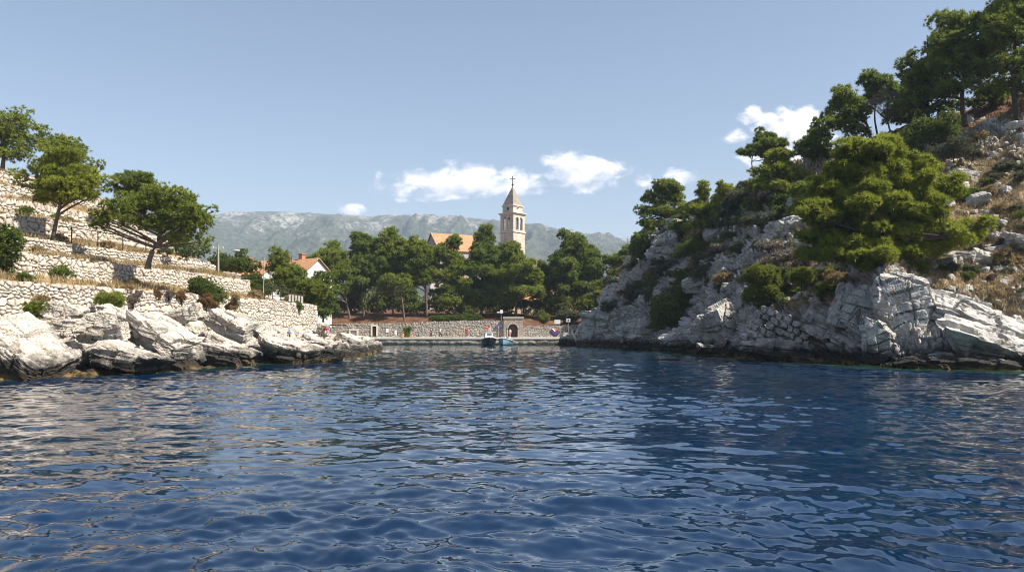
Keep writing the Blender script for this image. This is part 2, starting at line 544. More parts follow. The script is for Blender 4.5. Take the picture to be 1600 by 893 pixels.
RIGHT_COLS = [
    (892,  [(545, 134), (540, 135), (536, 136), (534, 137), (533, 138), (533, 140), (533, 146), (534, 155)]),
    (905,  [(545, 133), (538, 134.5), (527, 135.5), (518, 137), (514, 138.5), (512, 140), (512, 146), (520, 158)]),
    (922,  [(545, 131), (538.5, 132), (521, 133.5), (506, 135), (502, 136), (499, 139), (498, 143), (510, 160)]),
    (940,  [(546, 126), (539, 127.5), (512, 129), (490, 130.5), (480, 132.5), (474, 136), (470, 140), (495, 165)]),
    (965,  [(547, 119), (541, 121), (505, 123), (475, 125.5), (457, 129), (446, 133), (440, 137), (475, 165)]),
    (1000, [(550, 108), (543, 110), (515, 112), (482, 114.5), (452, 118), (425, 122), (402, 127), (450, 160)]),
    (1040, [(555, 97), (547, 98.5), (517, 101), (487, 104), (450, 108), (400, 114), (352, 121), (430, 155)]),
    (1100, [(560, 82), (552, 83), (522, 86), (490, 89), (440, 95), (382, 104), (324, 113), (400, 150)]),
    (1150, [(566, 70.5), (558, 71.5), (525, 74.5), (485, 79), (430, 86), (355, 97), (288, 108), (370, 145)]),
    (1200, [(570, 65), (561, 66.5), (525, 68.5), (475, 72), (420, 78.5), (345, 90), (262, 104), (350, 140)]),
    (1260, [(572, 61.5), (563, 63), (520, 65.5), (470, 68), (428, 72), (345, 84), (243, 100), (320, 140)]),
    (1320, [(576, 57), (567, 58.5), (522, 60), (470, 62), (432, 65.5), (342, 78), (226, 98), (300, 140)]),
    (1385, [(581, 52.6), (572, 53.6), (522, 54.8), (452, 56.2), (408, 58.5), (330, 72), (206, 95), (280, 140)]),
    (1450, [(584, 49.6), (576, 51.0), (545, 52.2), (480, 56), (432, 60), (325, 71), (187, 92), (250, 140)]),
    (1530, [(586, 48.2), (578, 49.4), (548, 51.8), (500, 56.2), (462, 60), (328, 70), (162, 89), (220, 140)]),
    (1600, [(588, 46.8), (580.5, 47.9), (555, 50.4), (520, 54.5), (490, 58), (330, 67), (132, 85), (180, 140)]),
    (1720, [(590, 46), (582, 47), (560, 49.5), (525, 53), (495, 57), (335, 66), (105, 83), (150, 140)]),
    (1900, [(594, 43), (588, 44), (565, 46), (530, 49), (500, 53), (340, 62), (80, 80), (120, 140)]),
]

# ---------------------------------------------------------------- sea
def polyline_distance(P, line):
    d = np.full(len(P), 1e9)
    for a, b in zip(line[:-1], line[1:]):
        ab = b - a
        t = np.clip(((P - a) @ ab) / (ab @ ab), 0, 1)
        q = a + t[:, None] * ab
        d = np.minimum(d, np.hypot(P[:, 0] - q[:, 0], P[:, 1] - q[:, 1]))
    return d

def build_sea():
    rng = np.random.RandomState(5)
    th = np.linspace(math.radians(-50), math.radians(50), 980)
    r = np.exp(np.linspace(math.log(3.5), math.log(185), 760))
    T, R = np.meshgrid(th, r)
    X, Y = R * np.sin(T), R * np.cos(T)
    step_r = R * math.log(185 / 3.5) / 760
    step_t = R * math.radians(100) / 980
    P = np.stack([X.ravel(), Y.ravel()], -1)
    P3 = np.stack([X, Y, 0 * X], -1)
    gust = 0.62 + 0.75 * np.clip(fbm(P3 * np.array([0.055, 0.12, 1]), 3, 3) + 0.25, -0.45, 1)
    gust = np.where(True, gust, gust)
    Z = np.zeros_like(X)
    # warp so that crests are not straight
    wx = X + 0.35 * fbm(P3 * 0.33, 2, 11)
    wy = Y + 0.35 * fbm(P3 * 0.33 + 9, 2, 12)
    base = math.radians(78)
    for k in range(170):
        lam = 0.15 * (2.9 / 0.15) ** (rng.rand() ** 0.92)
        ang = base + rng.normal(0, 0.75 if lam < 1.8 else 0.5)
        amp = 0.0024 * lam * (0.5 + rng.rand())
        amp *= 1.1 if lam < 0.7 else (0.6 if lam > 2.0 else 1.05)
        kx, ky = math.cos(ang) * 2 * math.pi / lam, math.sin(ang) * 2 * math.pi / lam
        res = np.hypot(step_r * math.sin(ang), step_t * math.cos(ang))
        fade = sstep(2.2, 4.5, lam / res)
        ph = kx * wx + ky * wy + rng.rand() * 6.28
        s = np.sin(ph)
        Z += amp * fade * (gust if lam < 2.5 else 1) * (s + 0.28 * np.cos(2 * ph))
    # long smooth wake of the boat the picture was taken from
    wk = np.exp(-((Y - 11.5 + 0.12 * X) / 2.6) ** 2) * 0.05 + 0.035 * np.exp(-((Y - 16 - 0.18 * X) / 1.6) ** 2)
    Z += wk
    V = np.stack([X, Y, Z], -1).reshape(-1, 3)
    lf = np.array([W(px, 0, pr[1][1])[:2] for px, pr in LEFT_COLS])
    rt = np.array([W(px, 0, pr[1][1])[:2] for px, pr in RIGHT_COLS])
    dl, dr = polyline_distance(P, lf), polyline_distance(P, rt)
    wob = fbm(P3.reshape(-1, 3) * 0.35, 3, 21) * 1.6
    shallow = np.clip(np.maximum(1 - sstep(0.2, 3.2, dl + wob), 1 - sstep(0.4, 7.0, dr + wob)), 0, 1) * 0.9
    far = sstep(60, 125, P[:, 1]) * 0.85
    tip = np.hypot((P[:, 0] + 15.2) / 3.6, (P[:, 1] - 92.0) / 2.0)
    foam = np.clip((1 - tip) * 1.3 + fbm(P3.reshape(-1, 3) * np.array([1.2, 2.2, 1]), 4, 31) * 0.7, 0, 1) * (tip < 1.3)
    line = np.minimum(dl, dr)
    foam = np.maximum(foam, (1 - sstep(0.1, 0.55, line)) * np.clip(fbm(P3.reshape(-1, 3) * 1.1, 3, 41) * 2.2 + 0.05, 0, 0.7))
    f1 = grid_faces(*X.shape, flip=True)
    # the rest of the sheet: behind, beside and beyond
    n0 = len(V)
    ang = np.radians(np.array([-50, -30, -10, 10, 30, 50, 80, 110, 140, 170, 200, 230, 260, 285, 310]))
    ring = lambda rad, a: np.stack([rad * np.sin(a), rad * np.cos(a), 0 * a], -1)
    a_out = ang[5:]
    V2 = np.concatenate([ring(0.01, a_out), ring(185, a_out), ring(1900, a_out)])
    m = len(a_out)
    f2 = grid_faces(3, m, flip=True) + n0
    a_in = ang[:6]
    V3 = np.concatenate([ring(0.01, a_in), ring(3.5, a_in)])
    f3 = grid_faces(2, 6, flip=True) + n0 + len(V2)
    V4 = np.concatenate([ring(185, a_in), ring(1200, a_in)])
    f4 = grid_faces(2, 6, flip=True) + n0 + len(V2) + len(V3)
    ex = len(V2) + len(V3) + len(V4)
    Vall = np.concatenate([V, V2, V3, V4])
    z0 = np.zeros(ex)
    o = mk('water', Vall, [f1, f2, f3, f4], water_material(), smooth=True,
           attrs={'shallow': np.concatenate([shallow, z0]), 'far': np.concatenate([far, z0]), 'foam': np.concatenate([foam, z0])})
    tag(o, 'deep blue rippled sea water of the inlet', 'water', kind='structure')
build_sea()

# ---------------------------------------------------------------- rocky shores, swept from profiles
BED = norm(np.array([0.42, -0.22, 0.88]))
BT1 = norm(np.cross(BED, [0, 1, 0]))
BT2 = np.cross(BED, BT1)

def block_disp(p, seed=0, th=0.6, l1=1.3, l2=1.1, crack=0.14, amp=0.34):
    """limestone beds broken into blocks: a step per block and a groove along every joint"""
    w = np.stack([fbm(p * 0.35, 2, seed + 1), fbm(p * 0.35 + 5, 2, seed + 2), fbm(p * 0.35 + 9, 2, seed + 3)], -1) * 0.7
    q = p + w
    a, b, c = q @ BT1, q @ BT2, q @ BED
    u = c / th
    u = u + 0.35 * np.sin(u * 0.9 + 1.3)
    l = np.floor(u); fu = u - l
    sh = hsh(l, l * 0, l * 0, seed)
    va = a / l1 + sh * 7.3; vb = b / l2 + sh * 3.1
    ia, ib = np.floor(va), np.floor(vb)
    fa, fb = va - ia, vb - ib
    val = hsh(l, ia, ib, seed + 7) - 0.5 + (hsh(l, l * 0, l * 0, seed + 9) - 0.5) * 0.6
    e = np.minimum(np.minimum(np.minimum(fu, 1 - fu) * th, np.minimum(fa, 1 - fa) * l1), np.minimum(fb, 1 - fb) * l2)
    return val * amp - crack * (1 - sstep(0.0, 0.12, e))

def sweep(cols, nc, nu, power=1.0):
    """columns of (px, profile) -> grid of points, profile sampled by arc length"""
    pxs = np.array([c[0] for c in cols], dtype=float)
    prof = np.array([[W(px, py, Y) for py, Y in pr] for px, pr in cols])
    rel = prof.copy()
    # interpolate in pixel space, column by column
    t = np.linspace(0, 1, nc)
    px = pxs[0] + (pxs[-1] - pxs[0]) * t
    pyk = np.array([[q[0] for q in pr] for _, pr in cols], dtype=float)
    Yk = np.array([[q[1] for q in pr] for _, pr in cols], dtype=float)
    G = np.zeros((nc, nu, 3))
    py_i = np.stack([np.interp(px, pxs, pyk[:, k]) for k in range(pyk.shape[1])], 1)
    Y_i = np.stack([np.interp(px, pxs, Yk[:, k]) for k in range(pyk.shape[1])], 1)
    for i in range(nc):
        Pp = np.stack([(px[i] - 800) / F * Y_i[i], Y_i[i], CH + (HZ - py_i[i]) / F * Y_i[i]], -1)
        s = np.concatenate([[0], np.cumsum(np.linalg.norm(np.diff(Pp, axis=0), axis=1))])
        ss = s[-1] * np.linspace(0, 1, nu) ** power
        for k in range(3):
            G[i, :, k] = np.interp(ss, s, Pp[:, k])
    return G, px

def grid_normals(G):
    return norm(np.cross(np.gradient(G, axis=0), np.gradient(G, axis=1)))

def smooth_grid(G, n):
    for _ in range(n):
        H = G.copy()
        H[1:-1] = 0.5 * G[1:-1] + 0.25 * (G[:-2] + G[2:])
        G = H.copy()
        G[:, 1:-1] = 0.5 * H[:, 1:-1] + 0.25 * (H[:, :-2] + H[:, 2:])
    return G

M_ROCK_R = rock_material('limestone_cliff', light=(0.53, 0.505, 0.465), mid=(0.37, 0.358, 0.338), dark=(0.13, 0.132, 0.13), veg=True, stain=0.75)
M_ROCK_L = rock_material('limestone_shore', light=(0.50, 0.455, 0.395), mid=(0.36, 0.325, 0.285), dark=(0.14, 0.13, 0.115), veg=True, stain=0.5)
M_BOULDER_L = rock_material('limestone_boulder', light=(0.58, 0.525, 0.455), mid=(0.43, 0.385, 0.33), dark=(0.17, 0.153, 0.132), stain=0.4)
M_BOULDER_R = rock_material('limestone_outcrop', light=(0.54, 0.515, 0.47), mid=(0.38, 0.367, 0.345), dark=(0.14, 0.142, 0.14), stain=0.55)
M_STONE = rock_material('loose_limestone', light=(0.45, 0.43, 0.385), mid=(0.30, 0.285, 0.26), dark=(0.14, 0.137, 0.13), tide_shade=False, crack=False)

def build_right_hill():
    G, px = sweep(RIGHT_COLS, 820, 470, 1.35)
    G = smooth_grid(G, 4)
    nrm = grid_normals(G)
    nrm = np.where((nrm[..., 2:3] < 0), -nrm, nrm)
    nrm = norm(smooth_grid(nrm, 10))
    P = G.reshape(-1, 3); Nn = nrm.reshape(-1, 3)
    slope = Nn[:, 2]
    pyy = HZ - (P[:, 2] - CH) * F / P[:, 1]
    pxx = 800 + P[:, 0] * F / P[:, 1]
    # where soil, grass and litter lie on the slope (by place on the hill)
    veg = sstep(0.5, 0.85, slope) * 0.55 + 0.30 * fbm(P * 0.16, 3, 77)
    def patch(cx, cy, Yc, rx, ry, v):
        c = W(cx, cy, Yc)
        s = Yc / F
        d = np.sqrt(((P[:, 0] - c[0]) / (rx * s)) ** 2 + ((P[:, 2] - c[2]) / (ry * s)) ** 2 + ((P[:, 1] - c[1]) / 16.0) ** 2)
        return v * (1 - sstep(0.55, 1.15, d))
    veg = veg + patch(1560, 330, 68, 130, 120, 0.28) + patch(1500, 420, 60, 130, 35, 0.40) + patch(1300, 455, 62, 70, 45, 0.45) + patch(1260, 410, 72, 50, 30, 0.4)
    veg = veg + patch(1480, 180, 90, 220, 60, 0.5) + patch(1120, 380, 105, 120, 80, 0.25)
    veg = veg - patch(1520, 515, 54, 140, 55, 0.9) - patch(1400, 500, 55, 60, 60, 0.7) - patch(1000, 480, 116, 70, 90, 0.3) - patch(1330, 500, 60, 60, 50, 0.25)
    veg = np.clip(veg, 0, 1) * sstep(2.0, 4.0, P[:, 2])
    red = np.clip(patch(1450, 190, 90, 160, 60, 1.0) + 0.2 * fbm(P * 0.3, 2, 5), 0, 1)
    rocky = 1 - 0.85 * sstep(0.45, 0.75, veg)
    d = rocky * (1.3 * fbm(P * 0.16, 4, 1) + 1.5 * block_disp(P, 3) + 1.1 * block_disp(P, 33, th=0.36, l1=0.65, l2=0.6, crack=0.2) + 0.8 * block_disp(P, 13, th=2.0, l1=3.4, l2=2.8, crack=0.4, amp=0.9) + 0.16 * fbm(P * 1.3, 4, 4))
    d = d + 0.45 * fbm(P * 0.25, 3, 9) + 0.10 * fbm(P * 2.2, 3, 6)
    edge = np.ones_like(G[..., 0]); edge[:25] = np.linspace(0.1, 1, 25)[:, None]
    Q = P + Nn * (d * edge.ravel())[:, None]
    o = mk('hillside', Q, grid_faces(G.shape[0], G.shape[1]), M_ROCK_R, smooth=False, attrs={'veg': veg, 'red': red})
    tag(o, 'steep pale limestone hillside above the water on the right', 'hillside', kind='structure')
    return Q.reshape(G.shape), nrm, veg.reshape(G.shape[:2]), px
RH, RHN, RHV, RHPX = build_right_hill()

def build_left_shore():
    G, px = sweep(LEFT_COLS, 620, 150, 1.1)
    G = smooth_grid(G, 4)
    nrm = grid_normals(G)
    nrm = np.where((nrm[..., 2:3] < 0), -nrm, nrm)
    nrm = norm(smooth_grid(nrm, 8))
    P = G.reshape(-1, 3); Nn = nrm.reshape(-1, 3)
    veg = np.clip(sstep(3.2, 4.6, P[:, 2]) * 0.45 + 0.3 * fbm(P * 0.3, 3, 71), 0, 1)
    d = 0.5 * fbm(P * 0.3, 4, 21) + block_disp(P, 23, th=0.5, l1=1.0, l2=0.9, amp=0.4) + 0.12 * fbm(P * 1.6, 3, 24)
    e = np.ones_like(G[..., 0]); e[:, -14:] = np.linspace(1, 0.2, 14)[None]
    e[-30:] *= np.linspace(1, 0.3, 30)[:, None]
    Q = P + Nn * (d * e.ravel())[:, None]
    o = mk('shore', Q, grid_faces(G.shape[0], G.shape[1]), M_ROCK_L, smooth=False, attrs={'veg': veg, 'red': 0 * veg})
    tag(o, 'rocky limestone shore below the terrace walls', 'shore', kind='structure')
build_left_shore()

# ---------------------------------------------------------------- left terraces
A0 = np.array([-30.7, 46.0]); TD = norm(np.array([7.8, 44.0])); TN = np.array([TD[1], -TD[0]])   # along the walls; out towards the water
def terr(s, o):
    return A0 + TD * s - TN * o
def s_at(px, o):
    r = (px - 800) / F
    b = A0 - TN * o
    return (r * b[1] - b[0]) / (TD[0] - r * TD[1])
def z_at(px, py, o):
    p = terr(s_at(px, o), o)
    return CH + (HZ - py) / F * p[1]

TERRACES = [   # setback, [(px, top py, base py)], label words
    (0.0,  [(-150, 428, 478), (0, 438, 484), (150, 447, 492), (290, 457, 500), (345, 463, 508), (420, 468, 515), (495, 477, 521)]),
    (4.1,  [(-150, 375, 424), (30, 393, 430), (145, 407, 441), (207, 414, 445), (295, 424, 451), (390, 438, 465)]),
    (7.6,  [(-150, 345, 385), (32, 369, 394), (145, 385, 407), (265, 400, 419), (322, 407, 425), (337, 415, 428)]),
    (11.2, [(-150, 310, 350), (0, 331, 366), (75, 341, 372), (150, 352, 380), (215, 361, 389), (273, 376, 396)]),
    (15.0, [(-150, 283, 322), (0, 307, 334), (100, 325, 349), (232, 352, 368)]),
    (18.2, [(-150, 262, 298), (0, 288, 309), (100, 301, 321), (176, 311, 331)]),
    (21.8, [(-150, 242, 276), (0, 266, 289), (60, 279, 298), (118, 293, 309)]),
]
TW = []
for o, pts in TERRACES:
    ss = np.array([s_at(p[0], o) for p in pts])
    TW.append((o, ss, np.array([z_at(p[0], p[1], o) for p in pts]), np.array([z_at(p[0], p[2], o) for p in pts])))

def terrace_height(s, o):
    s = np.asarray(s, dtype=float); o = np.asarray(o, dtype=float)
    z = np.full(np.broadcast(s, o).shape, 3.2)
    n = len(TW)
    lvl = []
    for k in range(n):
        ok, ss, zt, zb = TW[k]
        top = np.interp(s, ss, zt) - 0.12
        if k + 1 < n:
            o2, ss2, zt2, zb2 = TW[k + 1]
            nb = np.interp(s, ss2, zb2) + 0.08
            nb = np.where(s > ss2[-1], top + 0.3, nb)
        else:
            o2, nb = 30.0, top + 1.6
        f = np.clip((o - ok) / (o2 - ok), 0, 1)
        zz = top + (nb - top) * f
        end = ss[-1] - 0.2
        fall = sstep(end + 0.4 + 0.0 * o, end - 0.25, s) if False else 1 - sstep(end - 0.2, end + 0.35, s)
        z = np.where(o >= ok + 0.25, z + (zz - z) * fall, z)
    return z

M_TERR = None
def build_terraces():
    global M_TERR
    t = NT('terrace_soil')
    p = t.pos()
    n = t.noise(p, 1.3, 5, 0.65)
    n2 = t.noise(p, 8, 4, 0.6)
    c = t.mix(t.ramp(n, 0.35, 0.65), (0.36, 0.25, 0.12), (0.22, 0.155, 0.085))
    c = t.mix(t.math('MULTIPLY', t.ramp(n2, 0.5, 0.7), 0.6), c, (0.14, 0.125, 0.06))
    c = t.mix(t.ramp(t.noise(p, 2.1, 3), 0.62, 0.7), c, (0.42, 0.38, 0.32))
    M_TERR = t.done(t.bsdf(c, 0.95, 0.1, bump=n2, bstr=0.8, bdist=0.08))
    s = np.linspace(-26, 62, 330); o = np.concatenate([np.linspace(0.2, 24, 190), np.linspace(24.5, 60, 40)])
    S, O = np.meshgrid(s, o, indexing='ij')
    Z = terrace_height(S, O)
    Z = Z + np.clip(1 - sstep(30, 60, O), 0, 1) * 0 - sstep(34, 60, O) * 6
    XY = A0 + S[..., None] * TD - O[..., None] * TN
    P = np.concatenate([XY, Z[..., None]], -1)
    P[..., 2] += 0.12 * fbm(P * 0.8, 3, 8)
    # right of the lowest wall's end the ground runs down to the village
    o_ = mk('terrace_ground', P.reshape(-1, 3), grid_faces(*S.shape), M_TERR, smooth=True)
    tag(o_, 'dry grassy ground of the stepped terraces', 'ground', kind='structure')
build_terraces()

def stone_relief(S, Z, w, h, seed, depth):
    """irregular coursed rubble: returns outward offset, per stone tint and joint mask"""
    P = np.stack([S, Z, 0 * S], -1)
    wz = Z + 0.10 * fbm(P * 0.5, 2, seed) * 2
    ws = S + 0.12 * fbm(P * 0.9 + 7, 2, seed + 1)
    v = wz / h; v = v + 0.30 * np.sin(v * 1.7 + seed) + 0.15 * np.sin(v * 0.61 + S * 0.35); j0 = np.floor(v)
    F1 = np.full(S.shape, 9.0); F2 = np.full(S.shape, 9.0); ID = np.zeros(S.shape)
    for dj in (-1, 0, 1):
        j = j0 + dj
        wj = w * (0.7 + 0.7 * hsh(j, j * 0 + 3, j * 0, seed))
        u = ws / wj + hsh(j, j * 0, j * 0, seed + 2) * 9
        i0 = np.floor(u)
        for di in (-1, 0, 1):
            i = i0 + di
            cx = i + 0.5 + 0.85 * (hsh(i, j, j * 0, seed + 3) - 0.5)
            cy = j + 0.5 + 0.65 * (hsh(i, j, j * 0 + 1, seed + 4) - 0.5)
            d = np.maximum(np.abs(u - cx) * wj / w * 0.95, np.abs(v - cy)) * 0.65 + 0.35 * np.hypot((u - cx) * wj / w, v - cy)
            idn = hsh(i, j, j * 0, seed + 5)
            better = d < F1
            F2 = np.where(better, F1, np.minimum(F2, d))
            ID = np.where(better, idn, ID)
            F1 = np.where(better, d, F1)
    e = F2 - F1
    jt = 1 - sstep(0.03, 0.15, e)
    dome = sstep(0.0, 0.45, e)
    off = depth * (dome * 0.8 - jt * 0.9) + (ID - 0.5) * depth * 0.9 + 0.25 * depth * fbm(P * 5, 2, seed + 6)
    off = off - depth * 1.1 * (ID > 0.965)
    return off, ID, jt

def stone_wall(name, label, path, zt, zb, thick, mat, outward, stone=(0.45, 0.3), depth=0.08, res=0.08, seed=1, group=None, cat='wall', topnoise=0.07):
    """dry stone wall along a plan polyline; outward = +1 when the seen face is to the right of the direction of travel"""
    path = np.asarray(path, dtype=float)
    L = np.concatenate([[0], np.cumsum(np.linalg.norm(np.diff(path, axis=0), axis=1))])
    ns = max(4, int(L[-1] / res)); hmax = float(np.max(np.asarray(zt) - np.asarray(zb)))
    nz = max(4, int(hmax / (res * 0.8)))
    s = np.linspace(0, L[-1], ns)
    xy = np.stack([np.interp(s, L, path[:, 0]), np.interp(s, L, path[:, 1])], -1)
    tn = norm(np.gradient(xy, axis=0))
    nr = np.stack([tn[:, 1], -tn[:, 0]], -1) * outward
    top = np.interp(s, L, zt); bot = np.interp(s, L, zb)
    top = top + topnoise * (np.floor(2.5 * (hsh(np.floor(s / stone[0] * 0.9), 0 * s, 0 * s, seed)) ) / 2.5 - 0.4) * 2 + 0.5 * topnoise * vnoise(np.stack([s * 0.8, 0 * s, 0 * s], -1), seed)
    f = np.linspace(0, 1, nz)
    Zg = bot[:, None] + (top - bot)[:, None] * f[None]
    Sg = np.broadcast_to(s[:, None], Zg.shape)
    off, ID, jt = stone_relief(Sg, Zg, stone[0], stone[1], seed, depth)
    batter = (top[:, None] - Zg) * 0.06
    o = off + batter
    Pf = np.stack([xy[:, None, 0] + nr[:, None, 0] * o, xy[:, None, 1] + nr[:, None, 1] * o, Zg], -1)
    back_t = np.stack([xy[:, 0] - nr[:, 0] * thick, xy[:, 1] - nr[:, 1] * thick, top - 0.01], -1)[:, None]
    back_b = np.stack([xy[:, 0] - nr[:, 0] * thick, xy[:, 1] - nr[:, 1] * thick, bot], -1)[:, None]
    mid_t = 0.5 * (Pf[:, -1:] + back_t)
    G = np.concatenate([Pf, mid_t, back_t, back_b], 1)
    tint = np.concatenate([ID, ID[:, -1:], ID[:, -1:], ID[:, -1:]], 1)
    joint = np.concatenate([jt, jt[:, -1:] * 0.5, jt[:, -1:] * 0, jt[:, -1:] * 0], 1)
    # end faces
    nn = G.shape[1]
    V = G.reshape(-1, 3)
    fs = [grid_faces(ns, nn, flip=(outward < 0))]
    caps = []
    for e_, i in ((0, 0), (1, ns - 1)):
        row = np.arange(nn) + i * nn
        b = row[-1]
        for k in range(nn - 2):
            caps.append([b, row[k], row[k + 1]] if e_ else [b, row[k + 1], row[k]])
    ob = mk(name, V, fs + [np.array(caps)], mat, smooth=False, attrs={'tint': tint, 'joint': joint})
    ob['kind'] = 'thing'
    tag(ob, label, cat, group)
    return centre_origin(ob)

M_WALL_L = stonewall_material('dry_stone_pale')
WALL_LABELS = ['lowest pale rubble terrace wall, standing right above the shore boulders', 'long dry stone terrace wall, second tier up from the shore boulders',
               'dry stone terrace wall at the foot of the spreading pine, under the wire fence', 'terrace wall just behind the wire fence and the yellow-green pine trunk',
               'bright terrace wall behind the yellow-green pine, one tier above the fence wall', 'short upper terrace wall ending beside the small dark pine',
               'topmost terrace wall at the crest of the left hill']
for k, (o, ss, zt, zb) in enumerate(TW):
    path = [terr(s, o) for s in ss]
    stone_wall('terrace_wall', WALL_LABELS[k], path, zt, zb - 0.5, 0.5, M_WALL_L, 1, stone=(0.38, 0.31) if k < 3 else (0.46, 0.36), depth=0.085, res=0.07 if k < 3 else 0.10, seed=11 + k, group='dry stone terrace walls')
# return of the lowest wall where it turns the corner
_e = terr(TW[0][1][-1], 0.0)
stone_wall('terrace_wall', 'short corner return at the far end of the lowest terrace wall', [_e, _e - TN * 9], [TW[0][2][-1]] * 2, [TW[0][3][-1] - 1.2] * 2, 0.5, M_WALL_L, 1, seed=29, group='dry stone terrace walls')
_e = terr(TW[1][1][-1], 4.1)
stone_wall('terrace_wall', 'smooth squared end return of the second terrace wall', [_e, _e - TN * 5], [TW[1][2][-1]] * 2, [TW[1][3][-1] - 0.6] * 2, 0.5, M_WALL_L, 1, seed=31, group='dry stone terrace walls')

# ---------------------------------------------------------------- mountain and the ground behind the quay
def build_mountain():
    t = NT('mountain_slope')
    p = t.pos()
    sp = t.N('ShaderNodeSeparateXYZ'); t.L(p, sp.inputs[0])
    pv = t.pos((1, 0.5, 0.45))
    n = t.noise(pv, 0.006, 6, 0.65)
    n2 = t.noise(t.pos((1, 0.35, 0.8)), 0.022, 7, 0.75)
    n3 = t.noise(t.pos((1.0, 0.35, 0.9)), 0.085, 3, 0.6)
    up = t.ramp(sp.outputs[2], 120, 480)
    f = t.math('ADD', t.math('MULTIPLY', n, 0.9), t.math('MULTIPLY', n2, 1.0))
    f = t.math('ADD', f, t.math('MULTIPLY', up, 0.30))
    rk = t.math('MULTIPLY', t.ramp(f, 1.12, 1.34), t.ramp(n3, 0.36, 0.50))
    rock = t.mix(t.ramp(n2, 0.4, 0.65), (0.18, 0.172, 0.16), (0.28, 0.265, 0.245))
    scrub = t.mix(t.ramp(n3, 0.4, 0.6), (0.030, 0.042, 0.030), (0.075, 0.082, 0.058))
    c = t.mix(rk, scrub, rock)
    c = t.mix(t.math('MULTIPLY', t.ramp(n3, 0.56, 0.66), 0.7), c, (0.04, 0.055, 0.03))
    m = t.done(t.bsdf(c, 0.95, 0.05, bump=n3, bstr=0.8, bdist=8))
    ridge_px = np.array([-300, 200, 300, 335, 370, 400, 430, 470, 500, 545, 575, 600, 640, 680, 705, 740, 780, 820, 850, 880, 910, 935, 960, 985, 1020, 1100, 1300, 1900], float)
    ridge_py = np.array([350, 338, 335, 334, 332.5, 331, 331, 333, 334, 336, 338, 337, 336, 337, 338.5, 341, 344, 349, 353, 359, 363, 366, 371, 376, 386, 405, 425, 450], float)
    px = np.linspace(-250, 1850, 620)
    v = np.linspace(0, 1.45, 190)
    PX, Vv = np.meshgrid(px, v, indexing='ij')
    rp = np.interp(PX, ridge_px, ridge_py)
    Yr = 3200 + 0.12 * (PX - 800)
    zr = CH + (HZ - rp) / F * Yr
    Y = 1350 + (Yr - 1350) * np.minimum(Vv, 1) + np.maximum(Vv - 1, 0) * 1500
    f = np.where(Vv < 1, 0.10 + 0.90 * np.clip(Vv, 0, 1) ** 0.85, 1 - 0.55 * (Vv - 1))
    # cliffs near the top in the middle, rounded shoulders elsewhere
    X = (PX - 800) / F * (Y if False else Y)
    P0 = np.stack([X, Y, 0 * X], -1)
    Z = zr * f
    gul = 1 - np.abs(fbm(P0 * np.array([1 / 120.0, 1 / 600.0, 1]), 4, 3))
    gul2 = fbm(P0 / 260.0, 5, 8)
    m1 = np.sin(np.clip(Vv, 0, 1) * math.pi) ** 0.7
    Z = Z + (gul - 0.75) * 95 * m1 + gul2 * 60 * m1 + fbm(P0 / 45.0, 3, 9) * 7 * np.clip(m1 + 0.12, 0, 1)
    Z = Z + np.clip(vnoise(P0 / 9.0, 4), 0.2, 1) * 3.0 * (np.abs(Vv - 1) < 0.05)
    o = mk('mountain', np.stack([X, Y, Z], -1), grid_faces(*X.shape), m, smooth=True)
    tag(o, 'long hazy limestone mountain ridge behind the village', 'mountain', kind='structure')
build_mountain()

def ground_z(X, Y):
    X = np.asarray(X, float); Y = np.asarray(Y, float)
    z = 3.55 + 2.3 * sstep(141, 156, Y) + 5.0 * sstep(156, 215, Y) + 6 * sstep(215, 420, Y) + 14 * sstep(420, 1300, Y)
    z = z - 0.9 * sstep(1.5, 4, X) * (1 - sstep(141, 175, Y))
    return z

def build_ground():
    t = NT('needle_litter')
    p = t.pos()
    n = t.noise(p, 0.6, 5, 0.65); n2 = t.noise(p, 5, 4, 0.6)
    c = t.mix(t.ramp(n, 0.35, 0.65), (0.070, 0.036, 0.022), (0.150, 0.078, 0.043))
    c = t.mix(t.math('MULTIPLY', t.ramp(n2, 0.5, 0.7), 0.5), c, (0.10, 0.07, 0.04))
    sp = t.N('ShaderNodeSeparateXYZ'); t.L(p, sp.inputs[0])
    c = t.mix(t.ramp(sp.outputs[1], 165, 260), c, (0.10, 0.115, 0.06))
    m = t.done(t.bsdf(c, 0.95, 0.1, bump=n2, bstr=0.7, bdist=0.1))
    xs = np.linspace(-1, 1, 200); yv = np.linspace(0, 1, 150) ** 2.2
    U, Vv = np.meshgrid(xs, yv, indexing='ij')
    Y = 141.5 + Vv * 1900
    X = -5 + U * (38 + Vv * 1900)
    Z = ground_z(X, Y)
    P = np.stack([X, Y, Z], -1)
    P[..., 2] += 0.3 * fbm(P * 0.15, 3, 61)
    P[:, 0, 2] = ground_z(X[:, 0], Y[:, 0]) - 0.2
    skirt = P[:, :1].copy(); skirt[..., 2] = -0.8
    P = np.concatenate([skirt, P], 1)
    o = mk('ground', P.reshape(-1, 3), grid_faces(P.shape[0], P.shape[1]), m, smooth=True)
    tag(o, 'red brown needle litter ground rising behind the quay', 'ground', kind='structure')
build_ground()

